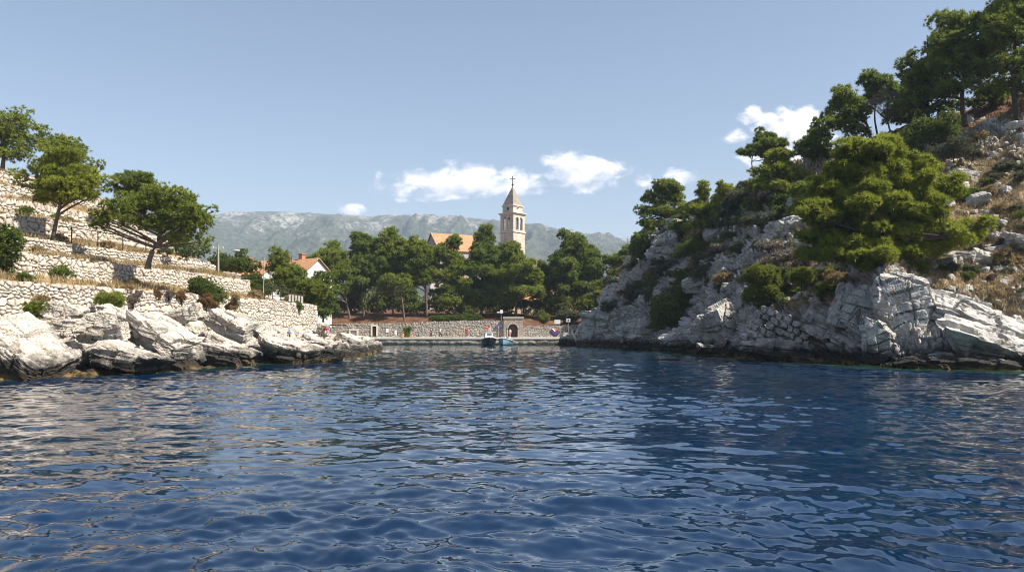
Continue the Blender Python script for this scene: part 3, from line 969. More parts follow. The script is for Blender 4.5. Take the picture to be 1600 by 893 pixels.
# ---------------------------------------------------------------- plants
M_PINE = leaf_material('pine_needles', (0.062, 0.104, 0.017), (0.270, 0.308, 0.044))
M_PINE_Y = leaf_material('pine_needles_yellowish', (0.080, 0.122, 0.015), (0.340, 0.362, 0.043))
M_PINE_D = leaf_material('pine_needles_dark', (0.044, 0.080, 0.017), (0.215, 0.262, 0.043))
M_SHRUB = leaf_material('shrub_leaves', (0.040, 0.070, 0.013), (0.165, 0.212, 0.035))
M_SHRUB_Y = leaf_material('shrub_leaves_yellow_green', (0.080, 0.115, 0.016), (0.23, 0.26, 0.036))
M_OLIVE = leaf_material('olive_grey_leaves', (0.050, 0.062, 0.034), (0.14, 0.15, 0.085))
M_DRY = leaf_material('dry_straw', (0.20, 0.15, 0.075), (0.40, 0.31, 0.17), 0.2, 0.8, 0.1)
M_RUST = leaf_material('rusty_plant', (0.13, 0.075, 0.035), (0.26, 0.165, 0.075), 0.2, 0.8, 0.1)
M_TWIG = leaf_material('bare_twigs', (0.12, 0.10, 0.085), (0.23, 0.195, 0.16), 0.1, 0.8, 0.1)
M_BARK = bark_material('pine_bark', (0.085, 0.06, 0.045), (0.20, 0.15, 0.115))
M_BARK_D = bark_material('dark_bark', (0.035, 0.027, 0.022), (0.09, 0.068, 0.052))

def foliage(pads, rad, lobe_dir, rng, per, nb, L, w, flat=0.55, up=0.6, out=0.7, spread=0.65, tint_pad=0.4):
    """needle tufts: little stars of narrow blades set over each pad of a crown, with gaps between the tufts"""
    n = len(pads)
    cnt = np.maximum(6, (per / 3.4 * (rad / rad.mean()) ** 2).astype(int))
    idx = np.repeat(np.arange(n), cnt)
    m = len(idx)
    d = norm(rng.normal(size=(m, 3)) + np.array([0, 0, 0.30]) + 0.35 * lobe_dir[idx])
    r = 0.45 + 0.55 * rng.rand(m) ** 0.5
    c = pads[idx] + d * (r * rad[idx])[:, None] * np.array([1, 1, flat]) + rng.normal(size=(m, 3)) * (0.12 * rad[idx])[:, None]
    base = norm(out * d + up * np.array([0, 0, 1.0]) + 0.3 * lobe_dir[idx] + 0.3 * rng.normal(size=(m, 3)))
    L, w = L * 0.80, w * 0.76
    tl = L * (0.7 + 0.6 * rng.rand(m))
    k5 = nb * 5
    i2 = np.repeat(np.arange(m), k5)
    k = len(i2)
    dirv = norm(base[i2] * 0.75 + 0.8 * norm(rng.normal(size=(k, 3))))
    side = norm(np.cross(dirv, norm(0.9 * d[i2] + 0.5 * lobe_dir[idx][i2] + np.array([0, 0, 0.25])) + 0.45 * rng.normal(size=(k, 3))))
    ln = tl[i2] * (0.7 + 0.5 * rng.rand(k)); ww = w * (0.7 + 0.6 * rng.rand(k))
    st = 0.12 * ln
    p0 = c[i2] + dirv * st[:, None]
    A = p0 - side * (ww * 0.5)[:, None]
    B = p0 + side * (ww * 0.5)[:, None]
    C = p0 + dirv * ln[:, None]
    V = np.stack([A, B, C], 1).reshape(-1, 3)
    tint = np.clip(tint_pad * rng.rand(n)[idx][i2] + 0.35 * rng.rand(m)[i2] + (0.65 - tint_pad) * rng.rand(k), 0, 1)
    return V, np.repeat(tint, 3)

def spread_points(n, rng, c, rx, ry, rz, low=0.35, mind=0.0, inner=0.55):
    """points through the outer part of an ellipsoid, fewer below, kept apart"""
    out = []
    tries = 0
    while len(out) < n and tries < n * 30:
        tries += 1
        d = rng.normal(size=3); d /= np.linalg.norm(d)
        if d[2] < -0.25 and rng.rand() > low: continue
        r = inner + (1 - inner) * rng.rand() ** 0.6
        p = c + d * r * np.array([rx, ry, rz])
        if mind and out:
            q = np.array(out)
            if np.min(np.linalg.norm((q - p) * np.array([1, 1, 1.5]), axis=1)) < mind: continue
        out.append(p)
    return out

TREES = []
def tree(name, label, cat, base, lobes, mat=None, bark=None, via=(), r0=0.2, pad=0.75, den=1.0, L=0.34, w=0.085, seed=1, group=None, flat=0.55, nb=4, per=None, low=0.35, limb=True, up=0.6, base_z=None, cover=1.0, depth=0.85, inner=0.5, sat=2):
    """a tree from its foot (px, py, Y) and the lobes of its crown (px, py, half width, half height[, dY])"""
    rng = np.random.RandomState(seed)
    mat = mat or M_PINE; bark = bark or M_BARK
    bx, by, Y = base
    foot = W(bx, by, Y)
    if base_z is not None: foot[2] = base_z
    root = thing(name, label, cat, foot, group)
    LB = []
    for lb in lobes:
        px, py, rx, ry = lb[:4]
        dY = lb[4] if len(lb) > 4 else rng.uniform(-0.25, 0.25) * rx / F * Y
        c = W(px, py, Y + dY)
        s = (Y + dY) / F
        LB.append((c, rx * s, max(rx * s * depth, 0.3), ry * s))
    if sat:
        extra = []
        for (c, rx, ry, rz) in LB:
            for _ in range(sat):
                dd = norm(rng.normal(size=3) + np.array([0, -0.15, 0.45]))
                q = rng.uniform(0.32, 0.52)
                extra.append((c + dd * np.array([rx, ry, rz]) * rng.uniform(0.85, 1.1 + 0.06 * sat), rx * q, ry * q, max(rz * q, 0.22)))
        LB = [(c, rx * 0.84, ry * 0.84, rz * 0.84) for (c, rx, ry, rz) in LB] + extra
    tot = sum(l[1] for l in LB)
    cw = sum(l[0] * l[1] for l in LB) / tot
    topz = max(l[0][2] + 0.3 * l[3] for l in LB)
    pts = [foot - np.array([0, 0, 0.35])] + [foot]
    for v in via:
        pts.append(W(v[0], v[1], Y + (v[2] if len(v) > 2 else 0.0)))
    last = pts[-1]
    end = np.array([0.35 * last[0] + 0.65 * cw[0], 0.35 * last[1] + 0.65 * cw[1], topz])
    if end[2] < last[2] + 0.4: end[2] = last[2] + 0.4
    for f in (0.35, 0.7, 1.0):
        q = last + (end - last) * f
        pts.append(q + rng.normal(size=3) * np.array([0.12, 0.12, 0.03]) * (1 if f < 1 else 0.3))
    pts = np.array(pts)
    # smooth the trunk line
    tt = np.linspace(0, 1, len(pts)); t2 = np.linspace(0, 1, 22)
    tr = np.stack([np.interp(t2, tt, pts[:, k]) for k in range(3)], -1)
    for _ in range(2):
        tr[1:-1] = 0.5 * tr[1:-1] + 0.25 * (tr[:-2] + tr[2:])
    rr = r0 * (1 - 0.86 * t2 ** 0.9); rr[0] *= 1.25
    mb = MB().tube(tr, rr, 8)
    pads, prad, pdir = [], [], []
    for (c, rx, ry, rz) in LB:
        area = (rx * ry + rx * rz + ry * rz) * 4 / 3 * math.pi * 0.75
        n = max(3, int(cover * 1.25 * area / (math.pi * pad * pad * 0.55)))
        ps = spread_points(n, rng, c, max(rx - pad * 0.55, 0.2), max(ry - pad * 0.5, 0.2), max(rz - pad * 0.35, 0.15), low=low, mind=pad * 0.92, inner=inner)
        if limb:
            hd = np.hypot(*(c[:2] - tr[:, :2].T[:, None].T.reshape(-1, 2)[0]))
            want = c[2] - 0.5 * hd - 0.5 * rz
            cand = np.where(tr[:, 2] > foot[2] + 0.2 * (topz - foot[2]))[0]
            j = cand[np.argmin(np.abs(tr[cand, 2] - want) + 0.3 * np.linalg.norm(tr[cand] - c, axis=1))]
            a = tr[j]; b = c - np.array([0, 0, 0.25 * rz])
            mid = 0.5 * (a + b) + np.array([0, 0, 0.1 * np.linalg.norm(b - a)]) * rng.uniform(-1, 0.8) + rng.normal(size=3) * 0.08 * np.linalg.norm(b - a)
            lr = min(rr[j] * 0.72, r0 * 0.62)
            s_ = np.linspace(0, 1, 8)[:, None]
            lm = (1 - s_) ** 2 * a + 2 * s_ * (1 - s_) * mid + s_ ** 2 * b
            if np.linalg.norm(b - a) > 0.3:
                mb.tube(lm, np.linspace(lr, lr * 0.35, 8), 6, cap=False)
            for p in ps:
                kk = rng.randint(3, 8)
                q0 = lm[kk]
                q1 = p - np.array([0, 0, 0.12 * pad])
                m_ = 0.5 * (q0 + q1) + rng.normal(size=3) * 0.12 * np.linalg.norm(q1 - q0)
                mb.tube(np.array([q0, m_, q1]), np.array([lr * 0.34, lr * 0.24, 0.018]), 4, cap=False)
        for p in ps:
            pads.append(p); prad.append(pad * rng.uniform(0.6, 1.15)); pdir.append(norm((p - c) / np.array([rx, ry, rz])))
    pads = np.array(pads); prad = np.array(prad); pdir = np.array(pdir)
    per = per or int(95 * den)
    V, tint = foliage(pads, prad, pdir, rng, per, nb, L, w, flat=flat, up=up)
    mb.build('trunk', bark, root, smooth=True)
    mk('crown', V, np.arange(len(V)).reshape(-1, 3), mat, root, attrs={'tint': tint})
    TREES.append((label, len(V) // 3))
    return root

def shrub(name, label, px, py, Y, rx, ry, mat=None, cat='shrub', pad=0.38, L=0.16, w=0.07, per=70, seed=1, group=None, bottom=None, up=0.3, flat=0.75, cover=1.2, depth=0.8, sink=0.0, lobes=None, nb=4):
    """a bushy plant whose seen outline is centred at px, py"""
    lobes = lobes or [(px, py, rx, ry, 0)]
    by = bottom if bottom is not None else py + ry
    return tree(name, label, cat, (px, by, Y), lobes, mat or M_SHRUB, M_BARK_D, r0=0.07, pad=pad, L=L, w=w, per=per, seed=seed, group=group, flat=flat, low=0.7, nb=nb, up=up, cover=cover, depth=depth, inner=0.35, sat=3)

# --- left bank
tree('pine_tree', 'dark broad pine on the crest of the left hill, leftmost tree there', 'tree', (4, 262, 82), [(-20, 205, 45, 28), (20, 195, 34, 22), (35, 225, 34, 20), (-30, 235, 40, 20), (15, 243, 26, 10)], via=((6, 246),), r0=0.28, pad=0.95, seed=2, mat=M_PINE)
tree('pine_tree', 'rounded dark pine behind the yellow-green one on the left hill crest', 'tree', (98, 300, 83), [(78, 222, 22, 18), (105, 230, 30, 20), (122, 255, 24, 24), (85, 258, 28, 20), (120, 285, 24, 16), (145, 270, 14, 14)], r0=0.25, pad=0.9, seed=3, mat=M_PINE)
tree('pine_tree', 'sunlit yellow-green pine growing on the terrace behind the wire fence', 'tree', (83, 369, 61), [(95, 248, 30, 18), (75, 270, 30, 17), (120, 272, 32, 18), (100, 288, 52, 14), (62, 292, 22, 10), (140, 296, 28, 13), (85, 305, 32, 9), (118, 306, 28, 9), (42, 277, 14, 9)], via=((88, 345), (95, 315)), r0=0.21, pad=0.62, seed=4, mat=M_PINE_Y, L=0.26, w=0.065, limb=True)
tree('pine_tree', 'small dark pine leaning behind the spreading pine on the terraces', 'tree', (200, 345, 74), [(208, 282, 28, 17), (228, 292, 22, 13), (190, 300, 16, 9), (215, 300, 28, 9)], via=((196, 318),), r0=0.15, pad=0.62, seed=5, mat=M_PINE_D)
tree('pine_tree', 'wide spreading pine with forked trunk on the middle left terrace', 'tree', (231, 413, 61.5), [(165, 338, 26, 14), (195, 325, 34, 18), (235, 318, 40, 20), (275, 312, 36, 20), (300, 345, 34, 26), (255, 348, 38, 18), (210, 348, 34, 12), (318, 335, 18, 22), (285, 372, 28, 10), (160, 355, 16, 7)], via=((238, 392), (250, 372)), r0=0.27, pad=0.72, seed=6, mat=M_PINE, L=0.28)
shrub('shrub', 'large dark bush at the left edge of the terraces', 5, 388, 50.5, 30, 46, M_SHRUB, seed=7, pad=0.5, L=0.2, w=0.09, bottom=432)
shrub('shrub', 'dark bushes under the right side of the spreading pine', 292, 385, 73, 30, 14, M_SHRUB, seed=8, pad=0.5, lobes=[(285, 386, 24, 13, 0), (310, 392, 18, 12, 1)], bottom=402)
shrub('shrub', 'dark green bush hanging over the second terrace wall', 315, 452, 66.5, 24, 18, M_SHRUB, seed=9, lobes=[(312, 443, 17, 11, 0), (325, 455, 18, 12, 0.3), (338, 467, 13, 11, 0), (305, 450, 12, 12, 0)], bottom=474)
shrub('shrub', 'rusty orange plant on the rocks below the hanging bush', 322, 472, 65.2, 15, 8, M_RUST, seed=10, pad=0.25, bottom=481)
shrub('shrub', 'straw brown dry plant against the lowest wall', 367, 472, 70.5, 8, 10, M_DRY, seed=12, pad=0.25, bottom=484)
shrub('shrub', 'bright green tuft of leaves on the boulders below the wall', 172, 470, 52.5, 24, 11, M_SHRUB_Y, seed=13, pad=0.3, L=0.24, w=0.05, bottom=481, up=0.9)
shrub('shrub', 'green tuft between boulders at the left', 56, 484, 45.8, 18, 14, M_SHRUB_Y, seed=14, pad=0.28, bottom=498)
shrub('shrub', 'straw brown tuft between the lowest wall and the boulders at the left', 66, 471, 46.6, 10, 4, M_DRY, seed=15, pad=0.2, bottom=476)
for k, (x, y, Y, r) in enumerate([(165, 452, 56.4, 7), (195, 455, 57.8, 7), (215, 460, 59.0, 8), (247, 461, 61.2, 7), (264, 458, 62.4, 7), (284, 464, 64, 9), (208, 470, 57.9, 7)]):
    shrub('dry_plant', 'small brown dry plant growing out of the face of the lowest terrace wall', x, y, Y - 0.35, r, r * 0.7, M_RUST if k % 2 else M_TWIG, cat='plant', seed=60 + k, pad=0.18, per=40, L=0.14, w=0.04, group='dry plants in the lowest terrace wall')
shrub('shrub', 'dark dense bush behind the utility pole', 365, 412, 97, 32, 20, M_SHRUB, seed=16, pad=0.6, L=0.22, w=0.1, lobes=[(345, 410, 22, 16, 0), (375, 414, 26, 17, -1), (395, 418, 14, 14, 0)], bottom=434)
tree('pine_tree', 'bushy green pine between the two white houses', 'tree', (452, 462, 97), [(438, 405, 18, 14), (428, 420, 16, 12), (450, 425, 24, 16), (465, 440, 22, 14), (435, 440, 18, 12), (480, 448, 20, 14), (455, 455, 26, 12), (492, 460, 16, 12)], r0=0.18, pad=0.75, seed=17, mat=M_PINE)
tree('broadleaf_tree', 'sunlit yellow-green tree at the end of the lowest terrace wall', 'tree', (478, 480, 92.5), [(478, 450, 18, 14), (494, 458, 18, 13), (475, 466, 16, 11), (502, 452, 12, 9), (488, 470, 18, 10)], r0=0.14, pad=0.55, cover=1.3, seed=18, mat=M_SHRUB_Y, L=0.24, w=0.11, flat=0.7)
for k, (x, y, Y, rx, ry) in enumerate([(420, 476, 81, 6, 8), (437, 482, 83, 6, 9), (463, 482, 86, 8, 9), (450, 495, 84.5, 5, 5), (397, 483, 77, 4, 6)]):
    shrub('shrub', 'small green plant rooted in the face of the lowest wall near its far end', x, y, Y - 0.5, rx, ry, M_SHRUB, seed=80 + k, pad=0.28, group='plants in the wall face')

tree('pine_tree', 'dark pine between the white gabled house and the leaning grove pine', 'tree', (505, 500, 122), [(508, 436, 18, 16), (494, 446, 14, 12), (500, 460, 20, 16), (515, 470, 18, 16), (492, 480, 16, 14), (506, 486, 20, 12)], r0=0.2, pad=0.9, seed=19, mat=M_PINE_D, L=0.44, w=0.12)
shrub('shrub', 'leafy green bush screening the low white house beside the leaning grey pole', 405, 445, 91, 26, 16, M_SHRUB, seed=20, pad=0.6, L=0.26, w=0.1, lobes=[(395, 440, 18, 13, 0), (418, 448, 18, 14, 0.5), (405, 455, 20, 10, 0)], bottom=466)
# --- grove behind the quay
GROVE = [
    ('tall pine with a leaning trunk at the left end of the quay grove', (548, 503, 149), [(518, 400, 26, 18), (530, 425, 30, 18), (508, 430, 20, 20), (525, 452, 24, 10), (500, 450, 14, 14)], ((541, 470),), M_PINE, 0.3, 21),
    ('second pine from the left in the quay grove, dark and dense', (569, 499, 151), [(565, 385, 18, 17), (560, 410, 26, 18), (580, 420, 22, 20), (565, 440, 26, 14), (590, 400, 12, 16)], ((566, 460),), M_PINE_D, 0.3, 22),
    ('tall slim pine of the quay grove with a straight grey trunk', (590, 497, 153), [(590, 398, 18, 22), (588, 428, 22, 18), (600, 445, 18, 10)], ((589, 465),), M_PINE, 0.26, 23),
    ('high-topped pine in the middle of the quay grove', (614, 495, 152), [(612, 378, 16, 16), (618, 400, 24, 18), (610, 422, 22, 14), (628, 418, 18, 14)], ((613, 460),), M_PINE, 0.28, 24),
    ('low flat-crowned young pine in front of the middle grove trunks', (632, 500, 147), [(614, 439, 18, 8), (630, 442, 18, 7), (600, 446, 10, 6)], ((628, 465),), M_PINE, 0.22, 25),
    ('broad sunlit pine in front of the church roof', (667, 494, 150), [(648, 388, 22, 14), (668, 400, 24, 18), (650, 415, 26, 18), (672, 428, 22, 14), (650, 440, 22, 10), (640, 400, 14, 14)], ((666, 460),), M_PINE, 0.28, 26),
    ('pointed pine just below the church roof', (712, 494, 151), [(708, 388, 11, 14), (708, 408, 20, 16), (704, 430, 26, 14), (712, 452, 26, 12), (700, 470, 20, 8)], ((711, 470),), M_PINE, 0.26, 27),
    ('tallest dense dark pine, beside the bell tower', (752, 494, 153), [(758, 370, 16, 14), (755, 392, 26, 18), (745, 418, 28, 20), (770, 412, 26, 20), (740, 448, 26, 16), (772, 445, 28, 18), (755, 470, 34, 12)], ((753, 470),), M_PINE_D, 0.34, 28),
    ('green pine covering the foot of the bell tower', (806, 494, 150), [(800, 400, 20, 16), (815, 415, 22, 16), (795, 428, 26, 18), (825, 435, 26, 18), (805, 455, 30, 14), (840, 455, 18, 12), (790, 470, 20, 8)], ((806, 475),), M_PINE, 0.3, 29),
    ('large round pine to the right of the bell tower', (898, 494, 153), [(898, 385, 24, 18), (880, 405, 26, 18), (918, 405, 26, 18), (890, 430, 34, 18), (925, 428, 20, 16), (900, 452, 30, 12), (868, 440, 14, 16)], ((898, 470),), M_PINE_D, 0.34, 30),
    ('small pine between the tower pine and the round pine', (853, 494, 157), [(850, 425, 18, 14), (856, 445, 20, 14), (846, 462, 18, 10)], (), M_PINE_D, 0.22, 31),
    ('yellow-green leafy tree beside the foot of the right cliff', (928, 505, 146), [(935, 455, 14, 12), (926, 470, 16, 14), (940, 478, 14, 12), (915, 478, 10, 10)], (), M_SHRUB_Y, 0.2, 32),
    ('dark pine rising behind the edge of the right cliff', (978, 455, 152), [(985, 395, 18, 14), (970, 408, 20, 14), (998, 385, 12, 14), (960, 425, 14, 10), (985, 420, 16, 12), (1005, 400, 12, 16)], (), M_PINE, 0.26, 33),
]
for lab, base, lobes, via, mat, r0, sd in GROVE:
    kind = 'broadleaf_tree' if 'leafy' in lab else 'pine_tree'
    if kind == 'pine_tree' and 'flat-crowned' not in lab:      # pointed leaders
        tp = min(lobes, key=lambda q: q[1])
        lobes = lobes + [(tp[0] + 1, tp[1] - 0.25 * tp[3], 0.5 * tp[2], 0.6 * tp[3]), (tp[0], tp[1] - 0.62 * tp[3], 0.24 * tp[2], 0.45 * tp[3])]
    tree(kind, lab, 'tree', base, lobes, mat, M_BARK, via, r0=r0, pad=1.05, L=0.58, w=0.15, seed=sd, per=95, sat=3, group='trees behind the quay')
# dark undergrowth behind the trunks
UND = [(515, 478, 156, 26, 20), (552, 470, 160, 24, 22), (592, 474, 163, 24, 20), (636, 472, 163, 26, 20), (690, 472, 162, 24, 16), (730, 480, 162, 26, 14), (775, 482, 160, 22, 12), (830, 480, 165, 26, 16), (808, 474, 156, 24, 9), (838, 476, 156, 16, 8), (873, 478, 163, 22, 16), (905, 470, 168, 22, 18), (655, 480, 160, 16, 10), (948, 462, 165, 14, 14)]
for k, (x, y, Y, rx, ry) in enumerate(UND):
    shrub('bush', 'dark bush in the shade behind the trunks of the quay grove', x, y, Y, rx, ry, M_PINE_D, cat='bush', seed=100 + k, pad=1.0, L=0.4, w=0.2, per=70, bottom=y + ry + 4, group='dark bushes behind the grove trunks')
shrub('hedge', 'dark clipped bush lying over the top of the quay wall, left one', 694, 498, 143.2, 30, 6, M_SHRUB, cat='hedge', seed=120, pad=0.5, L=0.25, w=0.12, bottom=505, depth=0.35)
shrub('hedge', 'darker clipped bush over the quay wall, right one beside the gate', 737, 497, 143, 20, 8, M_SHRUB, cat='hedge', seed=121, pad=0.5, L=0.25, w=0.12, bottom=505, depth=0.35)
shrub('shrub', 'round light green shrub above the quay wall near the white sign', 889, 494, 145.5, 20, 10, M_OLIVE, seed=122, pad=0.6, L=0.3, w=0.13, bottom=506)
shrub('shrub', 'small yellow-green palm-like shrub behind the wall right of the gate', 850, 497, 144.5, 9, 9, M_SHRUB_Y, seed=123, pad=0.4, L=0.4, w=0.07, bottom=508, up=1.0)

# --- right hill
HILLT = [
    ('umbrella-shaped pine on the skyline at the low end of the right hill', 'pine_tree', (1044, 356, 118), [(1040, 292, 26, 12), (1020, 310, 18, 12), (1050, 308, 22, 14), (1012, 330, 16, 10), (1035, 330, 24, 10), (1062, 325, 14, 12), (1020, 350, 24, 10), (1008, 366, 14, 9)], ((1042, 335),), M_PINE, 0.28, 41, 0.9),
    ('sunlit yellowish pine right of the umbrella-shaped pine', 'pine_tree', (1102, 382, 107), [(1100, 300, 14, 14), (1085, 325, 18, 16), (1105, 335, 22, 18), (1090, 355, 26, 14), (1120, 350, 14, 14)], (), M_PINE_Y, 0.22, 42, 0.8),
    ('grey-green shrubby oak below the skyline', 'broadleaf_tree', (1155, 372, 101), [(1150, 320, 24, 16), (1170, 305, 22, 14), (1160, 340, 28, 16), (1140, 350, 20, 14), (1185, 330, 14, 14)], (), M_OLIVE, 0.2, 43, 0.8),
    ('dark bushy growth under the shrubby oak', 'broadleaf_tree', (1165, 395, 98), [(1150, 372, 28, 14), (1180, 362, 24, 18), (1130, 380, 16, 10)], (), M_PINE_D, 0.16, 44, 0.8),
    ('slender pine with a thin leaning trunk standing out on the skyline', 'pine_tree', (1177, 268, 106), [(1195, 218, 20, 10), (1210, 225, 24, 8), (1188, 232, 22, 9), (1166, 242, 11, 5), (1205, 240, 20, 8)], ((1174, 255),), M_PINE_D, 0.12, 45, 0.65),
    ('bright green pine below the slender skyline pine', 'pine_tree', (1215, 325, 93), [(1215, 245, 22, 14), (1200, 268, 22, 16), (1230, 268, 26, 18), (1215, 295, 30, 16), (1245, 290, 20, 14), (1190, 300, 16, 12)], (), M_PINE_Y, 0.22, 46, 0.8),
    ('round dark bushy pine on the skyline under the cloud', 'pine_tree', (1278, 265, 96), [(1268, 220, 18, 16), (1285, 210, 20, 18), (1280, 240, 26, 14), (1255, 235, 12, 14), (1305, 200, 14, 14)], (), M_PINE_D, 0.2, 47, 0.85),
    ('two-tiered pine on the skyline left of the bare tree', 'pine_tree', (1362, 224, 91), [(1315, 145, 18, 16), (1330, 165, 26, 18), (1345, 180, 22, 16), (1310, 190, 20, 12), (1335, 205, 24, 10), (1300, 172, 8, 12)], ((1355, 195),), M_PINE, 0.24, 48, 0.85),
    ('thin-crowned pine with an airy top beside the bare grey tree', 'pine_tree', (1372, 216, 93), [(1355, 125, 18, 11), (1380, 130, 18, 12), (1370, 150, 22, 12), (1395, 140, 12, 14)], ((1366, 185),), M_PINE_D, 0.16, 49, 0.75),
    ('dark pine at the left edge of the big pine group on the upper hill', 'pine_tree', (1452, 200, 88), [(1420, 98, 16, 18), (1425, 122, 24, 20), (1455, 95, 26, 24), (1450, 125, 30, 22), (1440, 150, 34, 18), (1475, 145, 26, 20), (1420, 168, 22, 12), (1470, 172, 24, 10), (1465, 70, 18, 16)], ((1450, 175),), M_PINE, 0.3, 50, 0.95),
    ('big pine with a clear trunk in the middle of the upper hill group', 'pine_tree', (1507, 192, 84), [(1492, 38, 30, 22), (1528, 40, 30, 26), (1476, 66, 28, 22), (1510, 78, 38, 26), (1550, 72, 28, 24), (1485, 106, 38, 20), (1535, 112, 38, 20), (1500, 136, 34, 10), (1555, 40, 22, 20)], ((1502, 155), (1506, 120)), M_PINE, 0.36, 51, 1.0),
    ('largest pine cut off by the top right corner', 'pine_tree', (1592, 188, 80), [(1575, 15, 34, 28), (1610, 10, 34, 30), (1560, 45, 30, 24), (1580, 55, 38, 26), (1625, 55, 34, 26), (1570, 95, 32, 18), (1610, 100, 34, 20), (1580, 130, 40, 14), (1630, 135, 30, 14), (1600, -30, 34, 20)], ((1586, 160), (1582, 125)), M_PINE, 0.4, 52, 1.05),
    ('leaning pine on the brow just left of the upper pine group', 'pine_tree', (1432, 205, 93), [(1405, 150, 18, 14), (1412, 172, 22, 14), (1395, 185, 18, 12), (1425, 185, 20, 12)], (), M_PINE_D, 0.18, 531, 0.85),
    ('bright young pine filling the cliff brow right of the yellowish pine', 'pine_tree', (1140, 350, 104), [(1135, 300, 16, 14), (1128, 322, 22, 16), (1150, 312, 18, 14), (1138, 342, 24, 12)], (), M_PINE_Y, 0.18, 532, 0.75),
    ('green pine on the cliff top between the shrubby oak and the slender pine', 'pine_tree', (1195, 330, 96), [(1188, 290, 20, 14), (1200, 310, 24, 14), (1180, 318, 20, 12)], (), M_PINE, 0.18, 533, 0.75),
    ('dark green pine low on the flank left of the huge foreground pine', 'pine_tree', (1262, 345, 86), [(1255, 300, 22, 16), (1268, 320, 26, 16), (1245, 335, 22, 12)], (), M_PINE, 0.2, 534, 0.75),
    ('low dark pine hanging between the two big upper pines', 'pine_tree', (1552, 192, 86), [(1545, 145, 26, 12), (1565, 158, 22, 10), (1530, 160, 18, 8)], (), M_PINE_D, 0.18, 53, 0.8),
]
for lab, nm, base, lobes, via, mat, r0, sd, pad in HILLT:
    tree(nm, lab, 'tree', base, lobes, mat, M_BARK_D, via, r0=r0, pad=pad, L=0.44, w=0.12, seed=sd, per=95, cover=1.25, group='trees on the right hill')
tree('bare_tree', 'leafless grey-twigged tree among the skyline pines', 'tree', (1393, 212, 90), [(1385, 158, 26, 16), (1395, 175, 22, 14), (1370, 170, 14, 12)], M_TWIG, M_BARK, ((1388, 195),), r0=0.15, pad=0.8, L=0.5, w=0.02, seed=54, per=45)
tree('pine_tree', 'huge sunlit pine spreading over the cliff edge in the right foreground', 'tree', (1395, 410, 60.5),
     [(1335, 240, 34, 22), (1375, 250, 34, 22), (1315, 268, 30, 22), (1352, 280, 40, 26), (1400, 285, 34, 24), (1290, 300, 26, 20), (1268, 318, 24, 14), (1440, 262, 20, 20), (1425, 300, 34, 22), (1470, 295, 28, 18),
      (1330, 315, 42, 24), (1385, 325, 44, 24), (1285, 340, 36, 16), (1440, 335, 38, 20), (1345, 350, 50, 22), (1400, 362, 46, 20), (1290, 372, 36, 14), (1470, 365, 40, 22), (1510, 362, 30, 20), (1450, 385, 40, 14), (1330, 385, 44, 16), (1290, 398, 40, 10), (1360, 408, 40, 9), (1400, 395, 36, 12)],
     M_PINE_Y, M_BARK_D, ((1392, 380), (1388, 350)), r0=0.40, pad=0.56, L=0.40, w=0.085, seed=55, per=105, depth=1.0, flat=0.6, sat=3, cover=0.9, inner=0.6)
shrub('shrub', 'large dark green shrub on the slope below the upper hill pines', 1450, 212, 80, 52, 24, M_SHRUB, seed=56, pad=0.7, L=0.26, w=0.12, lobes=[(1425, 220, 26, 16, 0), (1450, 206, 36, 20, 0), (1480, 214, 24, 18, 0)], bottom=236)
shrub('shrub', 'bright yellow-green shrub on the lower cliff ledge', 1190, 447, 71.5, 36, 34, M_SHRUB_Y, seed=57, pad=0.45, L=0.2, w=0.085, lobes=[(1185, 432, 26, 20, 0), (1205, 440, 22, 20, 0), (1182, 460, 26, 18, 0), (1208, 425, 14, 12, 0)], bottom=482)
shrub('shrub', 'big rounded dark bush spilling down the cliff to the shore rocks', 1058, 484, 99, 46, 34, M_SHRUB, seed=58, pad=0.6, L=0.26, w=0.11, lobes=[(1050, 478, 34, 20, 0), (1075, 468, 26, 18, 0), (1035, 497, 24, 16, 0), (1065, 500, 32, 14, 0), (1090, 480, 18, 20, 1)], bottom=522)
shrub('shrub', 'olive-grey crest on top of the big rounded cliff bush', 1070, 458, 100.5, 28, 8, M_OLIVE, seed=59, pad=0.45, bottom=470)
shrub('shrub', 'small round dark shrub in the middle of the left cliff face', 1019, 444, 113, 12, 14, M_SHRUB, seed=61, pad=0.5, bottom=460)
shrub('shrub', 'yellow-green shrub at the lower left of the huge foreground pine', 1252, 432, 66.5, 24, 14, M_SHRUB_Y, seed=62, pad=0.4, bottom=448)
shrub('shrub', 'grey-green low shrub beside the dark shrub on the upper slope', 1490, 235, 77, 34, 12, M_OLIVE, seed=63, pad=0.5, bottom=250)
shrub('shrub', 'dark green ivy patch hanging under the skyline oak on the cliff', 1165, 405, 92, 30, 26, M_SHRUB, seed=64, pad=0.6, bottom=430, lobes=[(1150, 395, 24, 16, 0), (1175, 385, 20, 20, 0), (1120, 400, 20, 12, 3)])
shrub('shrub', 'olive shrub band on the cliff above the big rounded bush', 1110, 425, 97, 30, 16, M_OLIVE, seed=65, pad=0.55, bottom=445)
shrub('shrub', 'dark shrub low on the right slope at the frame edge', 1596, 338, 66.5, 16, 8, M_SHRUB, seed=66, pad=0.4, bottom=347)
shrub('shrub', 'dark green clump beneath the umbrella-shaped pine', 1000, 388, 121, 22, 18, M_PINE_D, seed=67, pad=0.7, L=0.34, w=0.12, bottom=408)
shrub('shrub', 'green scrub on the cliff brow below the yellowish pine', 1085, 388, 104, 36, 14, M_SHRUB, seed=68, pad=0.6, bottom=404)
